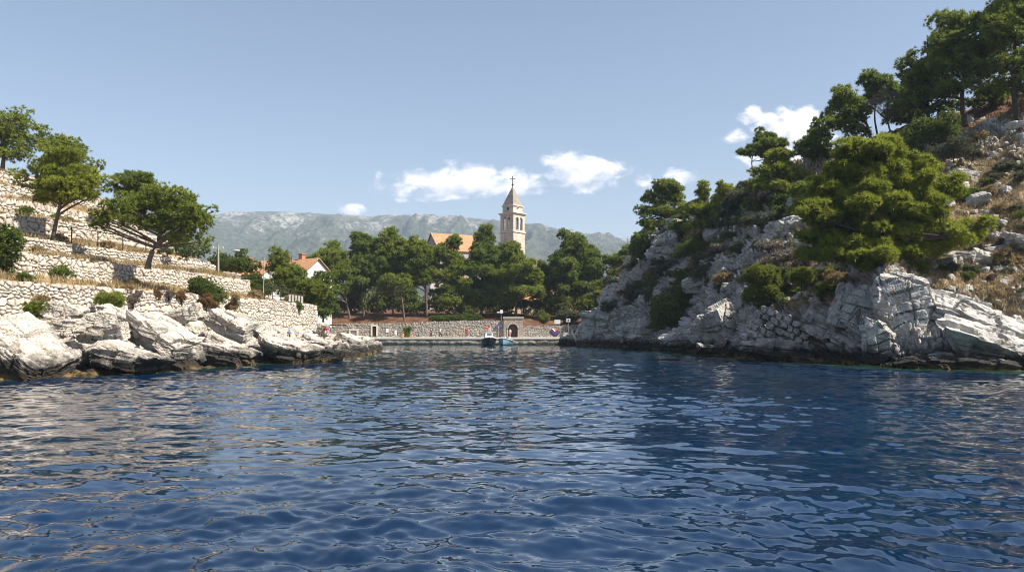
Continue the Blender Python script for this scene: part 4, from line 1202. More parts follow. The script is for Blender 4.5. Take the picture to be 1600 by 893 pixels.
for k, (x, y, Y, rx, ry, m_) in enumerate([(1065, 362, 112, 26, 12, M_SHRUB), (1105, 402, 101, 24, 12, M_OLIVE), (1138, 408, 97, 22, 12, M_SHRUB), (1205, 352, 90, 22, 12, M_OLIVE), (1230, 330, 90, 20, 12, M_SHRUB), (1180, 425, 82, 20, 11, M_OLIVE), (1040, 410, 112, 18, 10, M_OLIVE), (985, 462, 121, 12, 9, M_OLIVE), (1245, 392, 78, 18, 10, M_OLIVE), (1075, 430, 104, 22, 10, M_SHRUB), (1018, 470, 112, 10, 9, M_OLIVE), (1130, 450, 89, 18, 9, M_OLIVE)]):
    shrub('shrub', 'scrubby evergreen bush clinging to the cliff of the right hill', x, y, Y - 0.5, rx, ry, m_, seed=700 + k, pad=0.55, L=0.26, w=0.1, bottom=y + ry + 2, group='evergreen bushes on the right cliff')
print('foliage tris', sum(t[1] for t in TREES))

# ---------------------------------------------------------------- boulders and outcrops
_ico = {}
def icosphere(n):
    if n not in _ico:
        bm = bmesh.new()
        bmesh.ops.create_icosphere(bm, subdivisions=n, radius=1.0)
        V = np.array([v.co[:] for v in bm.verts]); T = np.array([[v.index for v in f.verts] for f in bm.faces])
        bm.free()
        _ico[n] = (V, T)
    return _ico[n]

def boulder_verts(size, seed, sub=5, cuts=7, rough=0.05, strata=0.0, box=0.75, brk=1.15):
    """limestone block: a box worn by random cuts, with beds and small roughness"""
    rng = np.random.RandomState(seed)
    V, T = icosphere(sub)
    h = np.array(size) / 2.0
    nrm = [np.array(a, float) for a in ((1, 0, 0), (-1, 0, 0), (0, 1, 0), (0, -1, 0), (0, 0, 1), (0, 0, -1))]
    nrm = [norm(a + rng.normal(size=3) * (1 - box) * 0.45) for a in nrm]
    dist = [rng.uniform(0.88, 1.0) for _ in nrm]
    for _ in range(cuts):
        nrm.append(norm(rng.normal(size=3))); dist.append(rng.uniform(0.88, 1.28))
    Nn = np.array(nrm); D = np.array(dist)
    dot = V @ Nn.T
    r = np.min(np.where(dot > 1e-3, D / np.maximum(dot, 1e-3), 9.0), axis=1)
    P = V * r[:, None] * h
    sc_ = float(np.cbrt(h[0] * h[1] * h[2])) * 2
    n_ = norm(V / h)
    q = P + seed * 3.17
    d = rough * sc_ * (0.5 * fbm(q * 1.1 / max(sc_, .4), 3, seed) + 0.22 * fbm(q * 4.0 / max(sc_, .4), 3, seed + 1))
    if strata:
        u = P[:, 2] / strata + 0.5 * fbm(q * 0.5, 2, seed + 2)
        l = np.floor(u); fu = u - l
        d = d + strata * 0.30 * (hsh(l, l * 0, l * 0, seed) - 0.5) - strata * 0.22 * (1 - sstep(0, 0.16, np.minimum(fu, 1 - fu)))
        v2 = P[:, 0] / (strata * 3.2) + hsh(l, l * 0, l * 0 + 1, seed) * 5
        f2 = v2 - np.floor(v2)
        d = d - strata * 0.18 * (1 - sstep(0, 0.05, np.minimum(f2, 1 - f2))) * (hsh(l, np.floor(v2), l * 0, seed) > 0.4)
    # worn blocks and open joints
    bs = max(0.30, 0.25 * sc_)
    w = np.stack([fbm(q * 0.8 / max(sc_, .4), 3, seed + 21), fbm(q * 0.8 / max(sc_, .4) + 5, 3, seed + 22), fbm(q * 0.8 / max(sc_, .4) + 9, 3, seed + 23)], -1) * bs * 0.9
    for lv, (f, am) in enumerate(((1.0, 1.0), (0.42, 0.5))):
        g = (P + w) / (bs * f * np.array([1.9, 1.5, 0.8])) + rng.rand(3) * 10
        gi = np.floor(g); gf = g - gi
        gf0 = np.minimum(gf, 1 - gf)
        joint = np.minimum(np.minimum(gf0[:, 0] * 1.9, gf0[:, 1] * 1.5), gf0[:, 2] * 0.8)
        val = hsh(gi[:, 0], gi[:, 1], gi[:, 2], seed + 31 + lv) - 0.5
        has = hsh(gi[:, 0], gi[:, 1], gi[:, 2], seed + 41 + lv) > 0.35
        d = d + brk * bs * f * am * (0.42 * val - 0.34 * (1 - sstep(0.0, 0.06, joint)) * has)
    d = d - brk * 0.035 * bs * np.abs(fbm(q * 5.0 / max(sc_, .4), 4, seed + 51)) * 2
    return P + n_ * d[:, None], T

def boulder(name, label, px, py, Y, w, h, d, tilt=0, yaw=0, pitch=0, seed=1, mat=None, group=None, sub=5, rough=0.05, strata=0.0, cuts=7, box=0.75, sink=0.0, fit=0.86):
    """block seen with its middle at px, py and about w by h photo pixels, d metres deep"""
    s = Y / F
    P, T = boulder_verts((w * s * fit, d * fit, h * s * fit), seed, sub, cuts, rough, strata, box)
    R = np.array((Euler((math.radians(pitch), math.radians(tilt), math.radians(yaw)), 'XYZ')).to_matrix())
    P = P @ R.T + W(px, py, Y) - np.array([0, 0, sink])
    o = mk(name, P, T, mat or M_BOULDER_L)
    tag(o, label, 'rock', group)
    return centre_origin(o)

# left shore; tilt is positive when the right end is lower
B = [
    ('huge sloping white slab at the left edge, running down into the water', 38, 552, 41.0, 178, 64, 5.0, 32, -8, 6, 201, 0.04, 0.34, 0.8),
    ('dark-footed rough boulder at the waterline right of the huge slab', 188, 560, 44.0, 128, 44, 3.2, 12, 6, 0, 202, 0.085, 0.0, 0.45),
    ('large overhanging pale slab with a black underside, above the waterline', 258, 528, 47.4, 116, 46, 3.8, 27, -6, 8, 203, 0.05, 0.36, 0.75),
    ('block with a tall light front left of the overhanging slab', 160, 504, 47.4, 48, 46, 1.8, 12, 10, 4, 204, 0.05, 0.0, 0.7),
    ('squat boulder tucked under the left end of the overhanging slab', 184, 520, 46.0, 46, 34, 1.5, -12, -10, 0, 205, 0.06, 0.0, 0.6),
    ('rounded tan boulder among small stones behind the huge slab', 106, 513, 45.0, 40, 32, 1.6, 8, 0, 0, 206, 0.06, 0.0, 0.55),
    ('upright square block just below the lowest wall at the left', 82, 484, 46.2, 32, 30, 1.3, 6, 20, 0, 207, 0.04, 0.0, 0.8),
    ('tilted flat-topped block below the wall beside the green tufts', 117, 485, 47.3, 40, 20, 1.5, 20, 10, 6, 208, 0.04, 0.0, 0.8),
    ('long pale block leaning below the bright green tuft', 182, 490, 49.5, 54, 18, 1.8, 28, 6, 6, 209, 0.04, 0.0, 0.8),
    ('big cuboid block resting against the wall, sunlit top and grey front', 291, 491, 58.0, 58, 30, 2.8, -14, 10, 6, 210, 0.035, 0.0, 0.88),
    ('largest cut-looking block, tilted to the right with a flat grey front', 360, 507, 59.0, 86, 36, 3.0, 22, -10, 10, 211, 0.035, 0.0, 0.9),
    ('low flat slab dipping into the water below the largest block', 352, 545, 55.5, 120, 20, 3.4, 14, -4, 8, 212, 0.05, 0.3, 0.8),
    ('brown-stained slab at the waterline under the low flat slab', 330, 562, 53.6, 110, 18, 3.0, 8, 4, 4, 213, 0.06, 0.35, 0.7),
    ('broad worn boulder at the water with a dark hollow below it', 450, 548, 59.8, 104, 36, 4.0, 14, -4, 8, 214, 0.07, 0.4, 0.65),
    ('dark wet boulder at the waterline right of the broad worn boulder', 512, 555, 62.3, 52, 22, 2.6, 8, 10, 0, 215, 0.08, 0.0, 0.5),
    ('slanting block between the broad worn boulder and the wall', 432, 522, 70.0, 60, 18, 2.8, 18, 0, 6, 216, 0.05, 0.0, 0.75),
    ('pale upright stone below the far corner of the lowest wall', 505, 514, 83.0, 22, 22, 2.0, 12, 10, 0, 217, 0.06, 0.0, 0.7),
    ('brown boulder at the tip of the left shore', 556, 546, 80.0, 40, 18, 3.0, 10, 0, 0, 218, 0.07, 0.0, 0.55),
    ('last pale rock at the tip of the left shore, lapped by foam', 580, 543, 92.0, 28, 14, 2.4, 14, 0, 0, 219, 0.07, 0.0, 0.55),
    ('white sloping slab above the broad worn boulder', 500, 537, 72.0, 66, 18, 3.0, 22, 0, 6, 220, 0.05, 0.4, 0.75),
    ('pale slab behind the brown boulder near the tip', 545, 530, 85.0, 46, 15, 2.6, 20, 6, 6, 221, 0.06, 0.0, 0.7),
    ('sunlit slab lying over the small stones left of the largest block', 250, 501, 53.5, 56, 13, 2.0, 24, -6, 6, 222, 0.05, 0.0, 0.8),
    ('grey block between the overhanging slab and the low flat slab', 335, 531, 55.5, 34, 24, 1.6, 24, 10, 0, 223, 0.05, 0.0, 0.75),
    ('pale broken rock beside the small stones under the largest block', 410, 524, 63.0, 34, 16, 1.8, 20, 0, 0, 228, 0.07, 0.0, 0.65),
]
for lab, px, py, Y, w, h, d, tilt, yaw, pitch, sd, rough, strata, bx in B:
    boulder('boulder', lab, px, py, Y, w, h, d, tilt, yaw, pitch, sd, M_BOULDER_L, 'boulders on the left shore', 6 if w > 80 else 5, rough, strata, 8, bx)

# smaller stones between the big left boulders: a few shapes, copied
def copies(protos, spots, name, label, group, cat='rock'):
    for k, (p, s, rz, tilt) in enumerate(spots):
        src = protos[k % len(protos)]
        o = src.copy()
        COL.objects.link(o)
        o.name = name
        o.location = tuple(float(v) for v in p)
        o.scale = (s, s, s * (0.75 + 0.4 * ((k * 37) % 10) / 10))
        o.rotation_euler = (tilt, -tilt * 0.6, rz)
        tag(o, label, cat, group)

def stone_protos(mat, n=5, seed=300, rough=0.06):
    out = []
    for k in range(n):
        P, T = boulder_verts((1.25, 1.0, 0.8), seed + k, 4, 6, rough * 0.6, 0.0, 0.7, 0.5)
        o = mk('loose_rock', P, T, mat)
        out.append(o)
    return out

rng = np.random.RandomState(77)
pr = stone_protos(M_BOULDER_L, 5, 300)
spots = []
lpx = np.array([c[0] for c in LEFT_COLS]); lpy = np.array([[q[0] for q in c[1]] for c in LEFT_COLS], float); lY = np.array([[q[1] for q in c[1]] for c in LEFT_COLS], float)
def on_left_shore(px, v):
    u = v * (lpy.shape[1] - 1)
    k = int(min(u, lpy.shape[1] - 2)); f = u - k
    a = np.interp(px, lpx, lpy[:, k]); b = np.interp(px, lpx, lpy[:, k + 1])
    c = np.interp(px, lpx, lY[:, k]); d = np.interp(px, lpx, lY[:, k + 1])
    return W(px, a + (b - a) * f, c + (d - c) * f)
while len(spots) < 160:
    px = rng.uniform(60, 590); v = rng.uniform(0.25, 0.95) if px < 500 else rng.uniform(0.3, 0.9)
    p = on_left_shore(px, v)
    s = rng.choice([0.4, 0.6, 0.9, 1.3, 1.7], p=[0.22, 0.28, 0.26, 0.16, 0.08]) * (1 + 0.2 * (p[1] > 65))
    spots.append((p + np.array([0, 0, 0.12 * s]), s, rng.uniform(0, 6.28), rng.uniform(-0.4, 0.5)))
copies(pr, spots, 'loose_rock', 'smaller pale stone lying loose between the big boulders of the left shore', 'loose stones on the left shore')
for o in pr: bpy.data.objects.remove(o)

# right cliff: outcrops standing out of the hillside
R_ = [
    ('shaded smooth cliff buttress at the far end beside the quay', 938, 515, 130.5, 62, 60, 7, 12, -30, 0, 231, 0.06, 0.0, 0.6, 6),
    ('sunlit pale boulder at the waterline left of the big rounded bush', 995, 524, 109.0, 64, 40, 6, 4, 15, 0, 232, 0.09, 0.9, 0.5, 6),
    ('low rock ledge between the pale boulder and the shaded crag', 1065, 532, 92.5, 76, 34, 6, -4, -20, 0, 233, 0.09, 0.8, 0.55, 6),
    ('tall crag with a sunlit left shoulder and a shaded right face', 1126, 512, 79.5, 72, 82, 6, 8, 18, 0, 234, 0.08, 0.0, 0.5, 6),
    ('small ochre rock standing in the water before the tall crag', 1104, 546, 76.0, 36, 18, 2.4, 12, 0, 0, 235, 0.1, 0.0, 0.5, 5),
    ('low dark rock shelf along the waterline right of the tall crag', 1220, 545, 66.2, 130, 34, 4.0, 5, -22, 0, 236, 0.06, 0.5, 0.7, 6),
    ('bedded bench of cracked blocks beneath the brown soil patch', 1290, 512, 64.0, 80, 40, 4.0, 24, -35, 0, 237, 0.05, 0.6, 0.8, 6),
    ('large leaning block above the dark cave at the waterline', 1348, 482, 60.2, 66, 88, 4.2, 24, -20, -6, 238, 0.06, 0.0, 0.7, 6),
    ('narrow upright pillar of rock beside the leaning block', 1312, 478, 62.0, 26, 84, 2.6, 16, -10, -4, 239, 0.05, 0.0, 0.75, 5),
    ('cracked foot of the cliff right of the dark cave', 1378, 537, 55.6, 54, 74, 3.0, -6, -34, 0, 240, 0.07, 0.0, 0.6, 6),
    ('broad shaded cliff face under the huge pine', 1412, 484, 56.4, 92, 136, 4.4, -10, -42, -16, 241, 0.075, 0.0, 0.5, 6),
    ('bright bedded slab falling from the cliff top towards the right', 1525, 500, 55.0, 190, 62, 6.0, 24, -14, 22, 242, 0.05, 0.45, 0.8, 6),
    ('long sunlit slab above the waterline at the right edge', 1560, 542, 51.2, 200, 46, 5.0, 16, -14, 20, 243, 0.055, 0.4, 0.75, 6),
    ('dark wet rock foot at the waterline near the right edge', 1500, 566, 50.2, 170, 26, 3.2, 5, -14, 8, 244, 0.08, 0.4, 0.6, 6),
    ('grey knob of rock high on the cliff left of the huge pine', 1225, 365, 86.0, 40, 60, 5, 12, 20, 0, 245, 0.09, 1.2, 0.5, 5),
    ('pale rib of rock below the shrubby oak on the cliff', 1190, 385, 90.0, 26, 60, 5, 18, 10, 0, 246, 0.09, 1.2, 0.5, 5),
    ('broken pale crag under the umbrella-shaped pine', 1040, 390, 113.0, 52, 60, 7, 16, 10, 0, 247, 0.09, 1.2, 0.5, 6),
    ('rocky step on the slope right of the huge pine', 1594, 378, 63.2, 40, 20, 3, 22, -10, 10, 248, 0.08, 0.6, 0.6, 5),
    ('dark boulder with a pale log leaning on it beside the quay end', 889, 530, 133.0, 30, 22, 3.0, 4, 0, 0, 249, 0.08, 0.0, 0.6, 5),
]
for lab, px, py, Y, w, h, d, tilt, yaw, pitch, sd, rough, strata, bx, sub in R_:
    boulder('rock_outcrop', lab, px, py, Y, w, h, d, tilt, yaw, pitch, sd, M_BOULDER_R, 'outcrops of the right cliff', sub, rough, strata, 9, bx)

# stack of bedded blocks (brick-like) on the right cliff
def block_stack():
    mb_v, mb_t, n = [], [], 0
    rg = np.random.RandomState(9)
    o0 = W(1218, 520, 66.4)
    ax = norm(np.array([0.86, -0.36, -0.46])); up = norm(np.array([0.46, -0.10, 0.86])); up = norm(up - ax * (up @ ax)); dp = np.cross(ax, up)
    R = np.stack([ax, dp, up], 1)
    for j in range(6):
        x = -2.6 + 0.35 * (j % 2) + rg.uniform(-.2, .2)
        while x < 2.4 - 0.1 * j:
            w_ = rg.uniform(0.5, 0.95)
            P, T = boulder_verts((w_, 1.6, 0.58), 400 + n % 97 + j * 7, 3, 6, 0.05, 0.0, 0.85)
            P = P + np.array([x + w_ / 2, rg.uniform(-0.15, 0.15) + 0.25 * j * 0.5, -1.6 + j * 0.56])
            P = P @ R.T + o0
            mb_v.append(P); mb_t.append(T + n * len(P)); n += 1
            x += w_ + 0.05
    o = mk('rock_outcrop', np.concatenate(mb_v), np.concatenate(mb_t), M_BOULDER_R)
    tag(o, 'stack of tilted brick-like limestone blocks above the dark shelf', 'rock', 'outcrops of the right cliff')
    centre_origin(o)
block_stack()
mb = MB().tube([W(893, 517, 132.2), W(898, 527, 131.8), (W(905, 538, 131.4))], [0.22, 0.32, 0.36], 8)
o = tag(mb.build('driftwood_log', plain('bleached_wood', (0.55, 0.48, 0.37), 0.8), smooth=True), 'pale bleached log leaning on the dark boulder at the quay end', 'log'); centre_origin(o)

# loose rocks, scrub and dry grass over the right slope
def hill_points(n, rng, pxr, minv=0.0, maxv=2.0, zmin=2.5, pyr=None):
    out = []
    t = 0
    while len(out) < n and t < n * 400:
        t += 1
        i = rng.randint(0, RH.shape[0]); j = rng.randint(20, int(RH.shape[1] * 0.86))
        p = RH[i, j]
        px = 800 + p[0] * F / p[1]; py = HZ - (p[2] - CH) * F / p[1]
        if not (pxr[0] < px < pxr[1]) or p[2] < zmin: continue
        if pyr and not (pyr[0] < py < pyr[1]): continue
        if not (minv <= RHV[i, j] <= maxv): continue
        if RHN[i, j, 2] < 0.25: continue
        out.append((p, RHN[i, j]))
    return out
rng = np.random.RandomState(31)
pr = stone_protos(M_STONE, 6, 340)
pts = hill_points(80, rng, (1440, 1640), 0.2, pyr=(190, 500)) + hill_points(55, rng, (960, 1320), 0.0, pyr=(290, 480))
spots = []
for p, n in pts:
    s = rng.choice([0.35, 0.55, 0.8, 1.2, 1.8], p=[0.3, 0.3, 0.2, 0.14, 0.06]) * (1 + 0.5 * (p[1] > 80))
    spots.append((p + np.array([0, 0, 0.1 * s]), s, rng.uniform(0, 6.28), rng.uniform(-0.2, 0.5)))
copies(pr, spots, 'loose_rock', 'pale limestone rock half sunk in the dry slope of the right hill', 'loose rocks on the right hill')
for o in pr: bpy.data.objects.remove(o)
def rubble(name, label, pts, mat, seed, smin, smax):
    rg = np.random.RandomState(seed)
    protos = [boulder_verts((1.25, 1.0, 0.8), seed + k, 2, 6, 0.03, 0.0, 0.7, 0.3) for k in range(8)]
    VV, TT, n = [], [], 0
    for k, p in enumerate(pts):
        P, T = protos[k % 8]
        a = rg.uniform(0, 6.28); sc_ = smin * (smax / smin) ** (rg.rand() ** 1.8)
        R = np.array((Euler((rg.uniform(-0.5, 0.5), rg.uniform(-0.5, 0.5), a), 'XYZ')).to_matrix())
        VV.append((P * sc_ * np.array([1, 1, rg.uniform(0.8, 1.6)])) @ R.T + np.asarray(p) + np.array([0, 0, 0.1 * sc_])); TT.append(T + n); n += len(P)
    tag(mk(name, np.concatenate(VV), np.concatenate(TT), mat), label, 'rubble', kind='stuff')
rubble('rubble', 'small limestone rubble strewn over the dry slope and cliff of the right hill', [p for p, n in hill_points(520, rng, (1430, 1680), 0.1, pyr=(185, 500)) + hill_points(900, rng, (950, 1340), 0.0, pyr=(280, 510), zmin=3)], M_STONE, 600, 0.22, 0.9)
rubble('rubble', 'small broken stones filling the gaps between the left shore boulders', [on_left_shore(rng.uniform(40, 590), rng.uniform(0.15, 0.97)) for _ in range(1100)], M_BOULDER_L, 640, 0.22, 0.75)

def scrub_protos(mats, seed):
    out = []
    for k, m in enumerate(mats):
        rg = np.random.RandomState(seed + k)
        pads = np.array(spread_points(9, rg, np.array([0, 0, 0.3]), 0.42, 0.42, 0.28, low=0.2, mind=0.2))
        V, tint = foliage(pads, np.full(len(pads), 0.24), norm(pads), rg, 55, 4, 0.2, 0.05, flat=0.8, up=0.5)
        out.append(mk('scrub_bush', V, np.arange(len(V)).reshape(-1, 3), m, attrs={'tint': tint}))
    return out
pr = scrub_protos([M_OLIVE, M_SHRUB, M_DRY, M_OLIVE, M_TWIG], 500)
pts = hill_points(95, rng, (1430, 1640), 0.15, pyr=(195, 480)) + hill_points(150, rng, (950, 1330), 0.0, pyr=(290, 500), zmin=4)
spots = [(p, rng.choice([0.7, 1.0, 1.4, 1.9], p=[0.35, 0.35, 0.2, 0.1]) * (1.0 + 0.75 * (p[0] / p[1] < 0.44)), rng.uniform(0, 6.28), 0.0) for p, n in pts]
copies(pr, spots, 'scrub_bush', 'low round scrub bush on the stony slope of the right hill', 'scrub on the right hill', 'shrub')
for o in pr: bpy.data.objects.remove(o)

def grass_object(name, label, pts, mat, seed, blades=7, L=0.38, w=0.03):
    rg = np.random.RandomState(seed)
    pts = np.array(pts)
    n = len(pts)
    i = np.repeat(np.arange(n), blades); k = len(i)
    sc_ = (0.6 + 0.9 * rg.rand(n))[i]
    p = pts[i] + rg.normal(size=(k, 3)) * np.array([0.12, 0.12, 0.0]) - np.array([0, 0, 0.04])
    d = norm(rg.normal(size=(k, 3)) * 0.42 + np.array([0, 0, 1.0]))
    s = norm(np.cross(d, rg.normal(size=(k, 3)))) * (w * sc_)[:, None]
    V = np.stack([p - s, p + s, p + d * (L * sc_)[:, None]], 1).reshape(-1, 3)
    o = mk(name, V, np.arange(len(V)).reshape(-1, 3), mat, attrs={'tint': np.repeat(rg.rand(n)[i], 3)})
    tag(o, label, 'grass', kind='stuff')
g = []
for p, n in hill_points(6500, rng, (1420, 1700), 0.35, pyr=(180, 500)) + hill_points(1800, rng, (1000, 1400), 0.4, pyr=(280, 480)):
    g.append(p)
grass_object('dry_grass', 'straw coloured dry grass tufts on the right slope', g, M_DRY, 5, 8)
g = []
for k in range(7):
    o_, ss, zt, zb = TW[k]
    nxt = TW[k + 1][0] if k < 6 else o_ + 5
    for _ in range(1500 if k < 3 else 600):
        s = rng.uniform(-14, ss[-1] - 0.4); o1 = rng.uniform(o_ + 0.55, nxt - 0.1)
        if fbm(np.array([s * 0.4, o1 * 0.4, k]), 2, 91) < -0.12: continue
        q = terr(s, o1)
        g.append(np.array([q[0], q[1], float(terrace_height(s, o1))]))
grass_object('dry_grass', 'straw coloured dry grass along the left terraces', g, M_DRY, 6, 8, L=0.42)
pr = scrub_protos([M_DRY, M_SHRUB, M_DRY, M_OLIVE], 540)
spots = []
for k in range(7):
    o_, ss, zt, zb = TW[k]
    nxt = TW[k + 1][0] if k < 6 else o_ + 5
    for _ in range(7):
        s = rng.uniform(-6, ss[-1] - 1); o1 = rng.uniform(o_ + 0.7, nxt - 0.4); q = terr(s, o1)
        spots.append((np.array([q[0], q[1], float(terrace_height(s, o1)) - 0.05]), rng.uniform(0.6, 1.5), rng.uniform(0, 6.28), 0.0))
copies(pr, spots, 'scrub_bush', 'small dry scrub tuft growing on the left terraces', 'scrub on the left terraces', 'shrub')
for o in pr: bpy.data.objects.remove(o)

# ---------------------------------------------------------------- fences, poles on the left bank
M_IRON = plain('rusted_iron', (0.05, 0.04, 0.035), 0.7, 0.3)
M_POLE = plain('weathered_pole', (0.33, 0.31, 0.28), 0.8)
M_WHITE = plain('white_paint', (0.70, 0.69, 0.66), 0.5, 0.4, var=0.05)
M_DARK = plain('dark_void', (0.02, 0.019, 0.018), 0.8, 0.1)
M_PLASTER = plain('white_plaster', (0.62, 0.59, 0.54), 0.9, 0.1, var=0.06)
M_PLASTER_G = plain('pinkish_grey_plaster', (0.38, 0.33, 0.305), 0.9, 0.1)
M_ROOF = roof_material()
M_RED = plain('red_paint', (0.55, 0.05, 0.04), 0.5, 0.4)
M_BLUE = plain('blue_paint', (0.05, 0.06, 0.40), 0.5, 0.4)
M_SKIN = plain('skin', (0.50, 0.28, 0.19), 0.6, 0.3, var=0.04)
M_HAIR = plain('dark_hair', (0.04, 0.028, 0.02), 0.6)

def wire_fence():
    foot = [(40, 362), (70, 366), (112, 371), (153, 377), (192, 382), (228, 388), (262, 393)]
    root = thing('wire_fence', 'thin rusty wire fence along the terrace below the yellow-green pine', 'fence', W(70, 366, 60))
    tops = []
    oo = 8.1
    for px, py in foot:
        s = s_at(px, oo); q = terr(s, oo); zz = float(terrace_height(s, oo))
        tops.append(np.array([q[0], q[1], zz]))
        MB().tube([[q[0], q[1], zz - 0.2], [q[0], q[1], zz + 1.45]], 0.045, 6).build('post', M_IRON, root)
    mb = MB()
    for h in (0.5, 0.95, 1.38):
        mb.tube(np.array(tops) + np.array([0, 0, h]), 0.018 if h < 1.2 else 0.03, 4)
    mb.build('wire', M_IRON, root)
wire_fence()
def railing():
    oo = 0.35
    root = thing('metal_railing', 'metal railing on top of the lowest wall by the yellow-green tree', 'railing', W(440, 470, 83))
    P = []
    for px in (414, 426, 438, 450, 462, 474):
        s = s_at(px, oo); q = terr(s, oo); zz = float(np.interp(s, TW[0][1], TW[0][2]))
        P.append(np.array([q[0], q[1], zz]))
        MB().tube([P[-1] - np.array([0, 0, 0.1]), P[-1] + np.array([0, 0, 1.5])], 0.04, 6).build('post', M_IRON, root)
    mb = MB()
    for h in (0.5, 1.0, 1.46): mb.tube(np.array(P) + np.array([0, 0, h]), 0.03, 5)
    mb.build('rail', M_IRON, root)
    a, b = P[3], P[5]
    M = MB(); d = b - a
    for k in range(5):
        c = a + d * (k + 0.5) / 5 + np.array([0, 0, 0.5])
        M.box(c, (np.linalg.norm(d[:2]) / 5 - 0.3, 0.05, 0.8), math.atan2(d[1], d[0]))
    M.build('panel', M_POLE, root)
railing()

def pole(name, label, px, ytop, ybase, Y, r, arms=True, lean=0.0):
    a = W(px, ybase, Y); b = W(px + lean, ytop, Y)
    root = thing(name, label, 'pole', a)
    MB().tube([a - np.array([0, 0, 0.3]), b], [r, r * 0.75], 8).build('shaft', M_POLE, root)
    if arms:
        MB().box(b - np.array([0, 0, 0.35]), (1.3, 0.09, 0.09), 0.3).build('crossarm', M_POLE, root)
        for dx in (-0.5, 0.5):
            MB().lathe(b + np.array([dx * 0.95, dx * 0.3, -0.30]), [(0.0, 0), (0.05, 0.01), (0.06, 0.08), (0.035, 0.12), (0.05, 0.15), (0, 0.18)], 8).build('insulator', M_WHITE, root)
pole('utility_pole', 'grey utility pole standing behind the second terrace wall', 341, 383, 430, 86, 0.13)
pole('lamp_post', 'thin leaning grey pole beside the lowest wall railing', 411, 402, 470, 88, 0.06, False, 2)
boulder('boulder', 'flat pale stone lying on the terrace beside the utility pole', 359, 431, 82.5, 34, 11, 1.4, 2, 0, 0, 225, M_BOULDER_L, 'boulders on the left shore', 4, 0.05, 0, 6, 0.8)
r = thing('satellite_dish', 'white round dish on a short mast above the house roofs', 'satellite dish', W(372, 408, 118))
MB().tube([W(372, 410, 118), W(372, 394, 118)], 0.16, 8).build('mast', M_WHITE, r)
MB().lathe(W(372, 393, 118), [(0.0, -0.3), (0.4, -0.22), (0.75, 0.0), (0.82, 0.22), (0.76, 0.24), (0.5, 0.2), (0.0, 0.12)], 16).build('dish', M_WHITE, r, True)

# ---------------------------------------------------------------- houses
def house(name, label, c, rz, w, d, z0, eave, ridge, wall, over=0.35, windows=(), chimneys=(), doors=(), group=None, cat='house', roofm=None):
    """gabled house; ridge along local x; windows: (side, along, z, width, height), sides f (-y) b r (+x gable) l"""
    root = thing(name, label, cat, (c[0], c[1], z0), group)
    def tf(P):
        return rotz(np.asarray(P, float), rz) + np.array([c[0], c[1], 0])
    hx, hy = w / 2, d / 2
    V = tf([[-hx, -hy, z0 - 3], [hx, -hy, z0 - 3], [hx, hy, z0 - 3], [-hx, hy, z0 - 3], [-hx, -hy, eave], [hx, -hy, eave], [hx, hy, eave], [-hx, hy, eave], [-hx, 0, ridge], [hx, 0, ridge]])
    mk('wall', V, [np.array([[0, 1, 5, 4], [2, 3, 7, 6]]), np.array([[1, 2, 6, 9, 5], [3, 0, 4, 8, 7]])], wall, root)
    sl = (ridge - eave) / hy
    th = 0.16
    P = []
    for s in (-1, 1):
        P += [[-hx - over, s * (hy + over), eave - sl * over + 0.04], [hx + over, s * (hy + over), eave - sl * over + 0.04], [hx + over, 0, ridge + 0.04], [-hx - over, 0, ridge + 0.04]]
    P = np.array(P); Q = P + np.array([0, 0, th])
    Vv = tf(np.concatenate([P, Q]))
    f = []
    for k in (0, 4):
        a = [0 + k, 1 + k, 2 + k, 3 + k]; b = [i + 8 for i in a]
        f += [a, b[::-1]] + [[a[i], a[(i + 1) % 4], b[(i + 1) % 4], b[i]] for i in (0, 1, 3)]
    rf = mk('roof', Vv, np.array(f), roofm or M_ROOF, root)
    for (cx, cy, hh) in chimneys:
        base = eave + (hy - abs(cy)) * sl
        ch = MB().box(tf([[cx, cy, base + hh / 2]])[0], (0.8, 0.8, hh + 0.6), rz)
        ch.box(tf([[cx, cy, base + hh + 0.36]])[0], (1.0, 1.0, 0.14), rz)
        ch.build('chimney', M_CHIM, rf)
    for (side, al, z, ww, wh) in windows:
        if side in 'fb':
            s = -1 if side == 'f' else 1
            pc = np.array([al, s * hy, z]); ang = rz
        else:
            s = 1 if side == 'r' else -1
            pc = np.array([s * hx, al, z]); ang = rz + math.pi / 2
        on = pc.copy()
        n_ = np.array([0, s, 0]) if side in 'fb' else np.array([s, 0, 0])
        wn = MB()
        fr = MB()
        cc = tf([pc + n_ * 0.03])[0]
        wn.box(cc, (ww, 0.05, wh), ang)
        wo = wn.build('window', M_DARK, root)
        for (dx, dz, sx, sz) in ((0, wh / 2 + 0.05, ww + 0.2, 0.1), (0, -wh / 2 - 0.05, ww + 0.2, 0.1), (-ww / 2 - 0.05, 0, 0.1, wh - 0.004), (ww / 2 + 0.05, 0, 0.1, wh - 0.004), (0, 0, 0.06, wh - 0.01)):
            e = tf([pc + n_ * 0.05 + (np.array([dx, 0, dz]) if side in 'fb' else np.array([0, dx, dz]))])[0]
            fr.box(e, (sx, 0.08, sz), ang)
        fr.build('frame', M_WHITE, wo)
    return root
M_CHIM = plain('brick_chimney', (0.42, 0.18, 0.10), 0.9)

